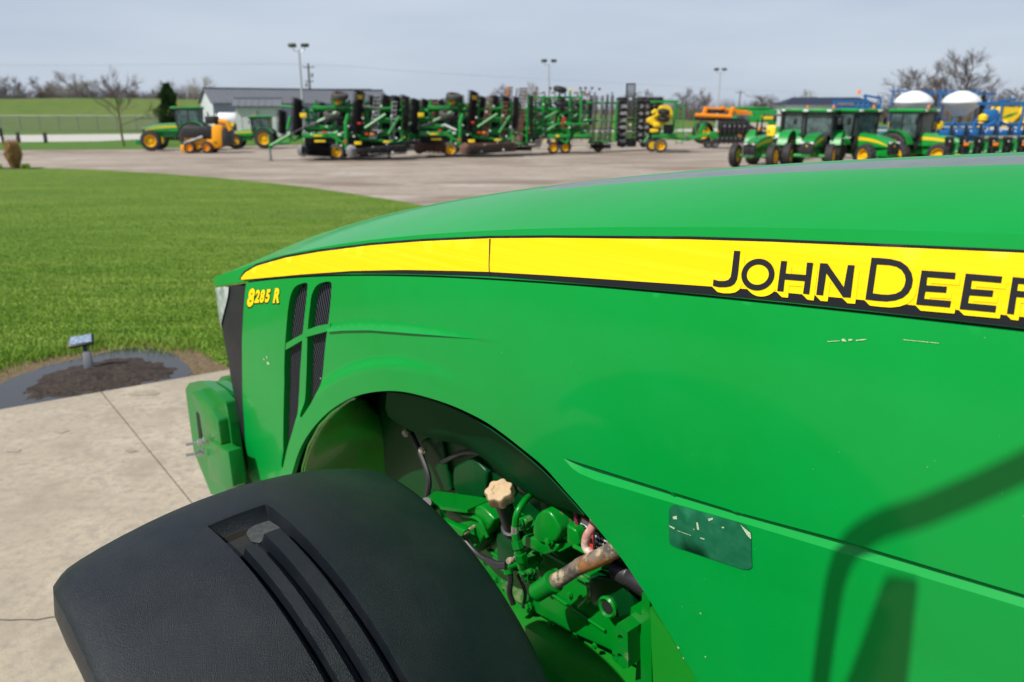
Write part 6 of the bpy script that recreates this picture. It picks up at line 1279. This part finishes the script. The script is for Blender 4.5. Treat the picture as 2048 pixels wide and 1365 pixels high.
P('frame', mg, lambda mb: frm(mb, [((.25, .1, .6), (.25, .1, 3.2)), ((.25, .1, 3.1), (2.9, .3, 3.0)), ((-1.0, .2, .7), (.9, .2, .7)), ((-1.0, .2, 1.9), (1.0, .2, 1.9))], .07)); P('wheel_cluster', mk, lambda mb: (mb.box((-.3, .0, .5), (1.2, .5, .5), bev=.1), mb.lathe((.75, -.2, .45), (0, -1, 0), [(0, .25), (.1, .25)], 16), mb.lathe((-.6, -.2, .35), (0, -1, 0), [(0, .15), (.1, .15)], 12)))
each(t, 'hydraulic_fitting', mw, ((-.2, -.3, 3.15), (-.15, -.3, 1.6), (.45, -.3, 1.5), (-.35, -.3, .3)), lambda mb, c_: mb.sphere(c_, .07, 6, 4))
# ---- yellow tank cart
x, y, _ = G(1320, 306); t = thing('liquid_cart', 'green cart carrying a bright yellow tank, with an access ladder', 'tank cart', (x, y, 0)); P = lambda n, m, fn, **k: part(t, n, m, fn, **k)
wheel(t, (0, 0, .42), .42, .3, -1, 14, n=22, lugs=False, tyrem=mtg); wheel(t, (-.3, 1.2, .4), .4, .3, 1, 14, n=20, lugs=False)
P('tank', my, lambda mb: mb.prism([(x_, 0.05, z) for x_, z in rpoly([(.02, 2.75), (.42, 2.78), (.66, 2.4), (.62, 1.95), (.15, 1.62), (-.35, 1.55), (-.75, 1.75), (-.72, 2.0), (-.2, 2.2)], .12, 4)], (0, 1.1, 0)), auto=R_(30))
P('yellow_cover', my, lambda mb: (mb.box((-.5, -.15, 2.4), (.35, .3, .2), bev=.06, ry=-.6), mb.box((-.3, -.2, 1.65), (.45, .2, .3), bev=.08), mb.box((-.45, -.15, 1.3), (.5, .2, .2), bev=.05)))
each(t, 'folded_tyre', mk, (2.25, 1.85), lambda mb, z: mb.lathe((0.05, -.25, z), (0.05, -.2, 1), [(0, .2), (0, .30), (.05, .36), (.22, .36), (.27, .30), (.27, .2)], 18, closed=True))
P('frame', mg, lambda mb: (mb.box((.2, 0, 1.0), (1.5, .3, .25), bev=.04), frm(mb, [((-.7, .2, 2.95), (.7, .2, 2.95)), ((.8, .1, 2.9), (.75, .1, 1.2)), ((.4, 0, .9), (1.6, 0, .75)), ((-.7, .1, 1.0), (-1.0, .1, .6)), ((1.6, 0, .75), (2.9, 0, 1.05))], .07)))
P('ladder', mg, lambda mb: (frm(mb, [((.9, -.1, .5), (.9, -.1, 2.8)), ((1.3, -.1, .5), (1.3, -.1, 2.8)), ((1.3, -.1, 2.8), (.7, -.1, 2.85))], .03), [mb.tube([(.9, -.1, z), (1.3, -.1, z)], .025, 5) for z in np.arange(.6, 2.8, .3)]))
P('engine_box', mk, lambda mb: mb.box((.45, .2, 1.35), (.5, .5, .6), bev=.05)); P('tongue_jack', ms, lambda mb: (mb.tube([(1.5, 0, 1.1), (1.5, 0, .75)], .06, 6), mb.sphere((1.55, -.1, 1.0), .1, 8, 6)))
# ---- orange boom machine
x, y, _ = G(1432, 297); t = thing('folding_planter', 'green planter topped by bright orange folded beams', 'planter', (x, y, 0)); P = lambda n, m, fn, **k: part(t, n, m, fn, **k)
for xx, yy in ((-.55, .2), (-.15, -.1)): wheel(t, (xx, yy, .31), .31, .24, -1, 12, n=20, lugs=False, rimcol=ms)
P('orange_beam', mo, lambda mb: (mb.tube([(-1.5, 0, 2.15), (.85, -.2, 2.05)], .13, 10), mb.tube([(-1.55, 0, 2.15), (-.9, 0, 2.2)], .09, 8), mb.tube([(-.9, .3, 2.6), (2.1, .6, 2.35)], .10, 8), mb.box((-.85, .2, 2.45), (.25, .3, .5), bev=.05, ry=.3), mb.box((.9, .1, 2.4), (.25, .3, .6), bev=.06, ry=.35), mb.box((.3, .2, 2.6), (.35, .3, .22), bev=.05)))
P('orange_truss', mo, lambda mb: [(mb.tube([(.9 + k * .16, .4, 2.15), (1.0 + k * .16, .4, 2.55 - k * .02)], .03, 5), mb.tube([(1.0 + k * .16, .4, 2.55 - k * .02), (1.06 + k * .16, .4, 2.12)], .03, 5)) for k in range(9)])
P('black_hose_rack', mk, lambda mb: (mb.box((-.1, .4, 2.4), (1.1, .4, .22), bev=.05), mb.tube([(-1.6, 0, 1.95), (-1.2, 0, 1.9), (1.9, .3, 1.85)], .08, 8)))
P('frame', mg, lambda mb: (mb.box((.4, .1, .85), (1.7, .5, .5), bev=.05), mb.box((1.1, .1, 1.45), (1.5, .4, .35), bev=.05), mb.box((-1.05, .2, 1.1), (.25, .3, 1.1), bev=.04, ry=.2), mb.tube([(-2.3, .0, .65), (-.3, 0, .95)], .07, 8), frm(mb, [((-1.6, 0, 1.95), (-1.35, 0, .8)), ((-.9, 0, 1.8), (-.75, 0, .8)), ((.3, -.1, 1.5), (.6, -.1, .9)), ((1.9, 0, 1.4), (1.6, 0, .7))], .05)))
wheel(t, (-.75, .9, 1.0), .75, .4, -1, 18, n=26); each(t, 'row_unit', mk, range(7), lambda mb, k: (mb.box((.1 + k * .30, -.3, 1.35), (.22, .45, .9), bev=.05), mb.lathe((.1 + k * .30, -.45, .55), (.2, -1, 0), [(0, .24), (.06, .2)], 12))); wheel(t, (2.2, .2, .95), .55, .3, -1, 16, n=24, rimcol=mo)
each(t, 'seed_meter', ms, range(5), lambda mb, k: mb.lathe((.35 + k * .33, -.5, 1.45), (0, -1, 0), [(0, .09), (.05, .07)], 10)); each(t, 'reflector', mlo, ((1.5, .75), (.0, 1.1)), lambda mb, q: mb.box((q[0], -.4, q[1]), (.16, .04, .14)))
# ---- combine beyond the open tractor
x, y, _ = G(1545, 292); t = thing('combine_harvester', 'green combine standing behind the open tractor', 'combine', (x, y + 6, 0)); P = lambda n, m, fn, **k: part(t, n, m, fn, **k)
P('body', mg, lambda mb: (mb.box((.2, 0, 1.75), (3.2, 1.8, 1.5), bev=.15), mb.box((-.3, 0, 2.6), (3.0, 1.7, .2), bev=.06))); P('grain_panel', my, lambda mb: mb.box((1.0, -.93, 1.9), (.9, .03, .25))); P('cab_window', cglass, lambda mb: mb.box((-.9, -.93, 2.1), (.9, .04, .7))); P('dust_panel', mt, lambda mb: mb.box((.2, -.93, 1.35), (1.8, .04, .35)))
wheel(t, (-.8, -.9, .8), .8, .5, -1, 18, n=26); wheel(t, (1.3, -.9, .5), .5, .35, -1, 14, n=22); wheel(t, (-.8, .9, .8), .8, .5, 1, 18, n=26)
# ---- blue planters with white tanks
mlb = mat('pale_blue_print', (0.35, 0.45, 0.55), .5)
def tank(mb, c, rx, rz, ry):
    prof = [(-rz * 1.0, rx * .30), (-rz * .85, rx * .42), (-rz * .42, rx * .74), (-rz * .12, rx * .93), (rz * .05, rx), (rz * .18, rx * .985), (rz * .45, rx * .86), (rz * .72, rx * .62), (rz * .92, rx * .32), (rz * 1.0, rx * .12)]
    mb.lathe(c, (0, 0, 1), prof, 32)
def tank_planter(label, u, d, gp):
    x, y, _ = W(u, 216, d); t = thing('tank_planter', label, 'planter', (x, y, 0), 0, gp); P = lambda n, m, fn, **k: part(t, n, m, fn, **k); zc_ = W(u, 207, d)[2]
    P('white_tank', mw, lambda mb: tank(mb, (0, 0, zc_), 36 / 1640 * d, 24 / 1640 * d, 1), smooth=False, auto=R_(25)); P('tank_lid', mk, lambda mb: mb.lathe((0, 0, zc_ + 23 / 1640 * d), (0, 0, 1), [(0, .15), (.05, .15), (.06, .1)], 14))
    each(t, 'tank_band', mlb, (-1, 1), lambda mb, sx: mb.box((sx * .42, -.52, zc_ + .24), (.07, .22, .10), rx=.9))
    P('tank_cradle', mb_, lambda mb: (mb.box((0, -.1, 1.62), (1.5, 1.0, .12), bev=.02), frm(mb, [((sx * .95, .3, 1.1), (sx * .95, .3, zc_ + .62)) for sx in (-1, 1)] + [((-.95, .6, zc_ + .58), (.95, .6, zc_ + .58)), ((1.15, .0, 1.4), (1.3, .0, zc_ + .5)), ((.8, .6, zc_ + .5), (2.0, .6, zc_ + .45)), ((1.15, .2, 2.0), (2.0, .3, 2.1)), ((1.5, .2, 1.2), (1.6, .2, zc_ + .3))], .04)))
    P('ladder_panel', ms, lambda mb: mb.box((0, -.62, 1.5), (1.1, .05, .22))); P('frame', mb_, lambda mb: (mb.box((0, -.3, 1.15), (2.2, .2, .26), bev=.03), mb.box((0, 0, 1.4), (1.3, .8, .35), bev=.04))); each(t, 'side_box', my, (-1, 1), lambda mb, sx: mb.box((sx * .98, -.1, 1.78), (.26, .3, .4), bev=.06))
    return t
gP = 'blue planters carrying white tanks'
tank_planter('blue planter carrying the left white tank, behind a cab tractor', 1826, 41, gP); tank_planter('blue planter carrying the right white tank, in the open', 1921, 41, gP)
mlbx = 0
row_m = mat('row_unit_green', (0.004, 0.17, 0.03), .45)
x, y, _ = W(1975, 216, 34); t = thing('blue_row_planter', 'long blue toolbar with a row of black and green row units', 'planter', (x, y, 0)); P = lambda n, m, fn, **k: part(t, n, m, fn, **k)
P('toolbar', mb_, lambda mb: (mb.box((1.0, 0, 1.62), (5.6, .22, .22), bev=.02), mb.box((1.2, .5, 1.95), (5.2, .12, .12)), frm(mb, [((a, .4, 1.6), (a + .15, .4, 2.2)) for a in (-1.2, -.3, .7, 1.6, 2.6)] + [((-.2, .2, 1.6), (.6, .3, 2.1)), ((.7, .2, 2.1), (1.5, .2, 1.7))], .05)))
for i in range(8):
    a = -1.5 + i * .60
    P('row_unit', mk, lambda mb: (mb.box((a, -.25, 1.30), (.17, .4, .35), bev=.05, tap=1.2), mb.box((a - .03, -.2, .88), (.11, .3, .5), bev=.03, ry=.15), mb.box((a + .05, -.2, 1.75), (.09, .12, .4), bev=.02), mb.box((a + .28, .1, .9), (.12, .3, .9), bev=.03), mb.lathe((a, -.45, .62), (.25, -1, 0), [(0, .24), (.04, .2)], 14)))
    P('row_unit_wheel', row_m, lambda mb: (mb.lathe((a + .28, -.4, .5), (.3, -1, 0), [(0, .2), (.06, .16)], 14), mb.tube([(a + .3, -.35, 1.25), (a + .28, -.4, .5)], .08, 6), mb.box((a + .3, -.2, 1.05), (.22, .25, .35), bev=.04))); P('seed_cap', mlo if i % 2 else my, lambda mb: mb.box((a + (.0 if i % 2 else .3), -.48, 1.18 if i % 2 else .72), (.22, .04, .12), bev=.01))
    each(t, 'hydraulic_fitting', mw, ((.1, 1.7), (-.1, 1.3), (.22, .9), (.3, .42), (-.05, .55)), lambda mb, q: mb.sphere((a + q[0], -.5, q[1]), .03, 6, 4))
x, y, _ = W(2012, 216, 38); t = thing('yellow_tank_sprayer', 'blue framed sprayer with two long yellow tanks at the right edge', 'sprayer', (x, y, 0)); P = lambda n, m, fn, **k: part(t, n, m, fn, **k)
for a, w in ((.0, 1.0), (1.15, 1.1), (2.35, 1.1)):
    P('yellow_tank', my, lambda mb: mb.prism([(a - w / 2 + .06, -.3, 2.02), (a + w / 2 - .25, -.3, 1.98), (a + w / 2, -.3, 2.25), (a + w / 2 - .06, -.3, 2.62), (a - w / 2 + .2, -.3, 2.66), (a - w / 2, -.3, 2.3)], (0, .9, 0))); P('green_swoosh', mg, lambda mb: mb.prism([(a - .35, -.32, 2.15), (a + .1, -.32, 2.25), (a + w / 2 - .1, -.32, 2.42), (a, -.32, 2.34)], (0, .01, 0)))
P('blue_tank', mb_, lambda mb: mb.box((-.72, -.1, 2.25), (.5, .6, .6), bev=.12)); each(t, 'yellow_bottle', my, ((-1.2, 1.75, .14), (-.1, 1.75, .14), (.8, 1.75, .14), (-1.15, 2.05, .2)), lambda mb, q: mb.lathe((q[0], -.3, q[1]), (0, 0, 1), [(0, q[2] * .8), (.02, q[2]), (.2, q[2]), (.3, q[2] * .4)], 12))
P('frame', mb_, lambda mb: (mb.box((.9, .2, 2.8), (4.2, .14, .14)), mb.box((.9, .2, 1.85), (4.2, .2, .16)), frm(mb, [((xx, -.35, 1.3), (xx, -.35, 2.9)) for xx in (-.4, .58, 1.75, 2.9)] + [((-.3, .2, 2.9), (.6, .3, 3.0)), ((-1.4, 0, 1.4), (-.4, 0, 2.0))], .05))); P('green_beam', mg, lambda mb: (mb.box((1.8, .6, 2.75), (1.5, .2, .3), bev=.04), mb.box((1.0, .3, 1.1), (4.0, .4, .3), bev=.04), mb.tube([(.6, -.4, 1.3), (1.0, -.4, .5)], .16, 8)))
x, y, _ = W(1716, 216, 44); t = thing('blue_implement', 'bright blue implement frame rising behind the cab tractors', 'implement', (x, y, 0)); P = lambda n, m, fn, **k: part(t, n, m, fn, **k)
P('frame', mb_, lambda mb: (mb.box((-.4, 0, 2.95), (1.9, .1, .12)), mb.box((-.4, 0, 2.65), (1.9, .1, .12)), frm(mb, [((x_, 0, 2.65), (x_ + .12, 0, 2.95)) for x_ in np.arange(-1.3, .5, .25)] + [((.4, 0, 3.0), (.25, 0, 3.25)), ((.25, 0, 3.25), (1.15, 0, 3.1)), ((1.15, 0, 3.1), (1.15, 0, 2.6)), ((.3, 0, 2.7), (1.15, 0, 2.7)), ((-1.3, 0, 0), (-1.3, 0, 2.95)), ((.5, 0, 0), (.5, 0, 3)), ((1.1, 0, 0), (1.1, 0, 2.7)), ((-1.3, 0, 1.5), (3, 0, 1.6)), ((1.1, 0, 1.2), (3.2, 0, 1.9))], .06))); P('panel', ms, lambda mb: mb.box((-.7, -.06, 2.8), (.9, .03, .16))); P('beacon', mlo, lambda mb: mb.lathe((-.05, 0, 3.3), (0, 0, 1), [(0, .1), (.22, .07)], 8))
P('running_gear', mk, lambda mb: (mb.box((.2, .3, .7), (3.0, .8, .5), bev=.1), mb.lathe((1.7, -.2, .5), (0, -1, 0), [(0, .5), (.3, .5)], 18)))
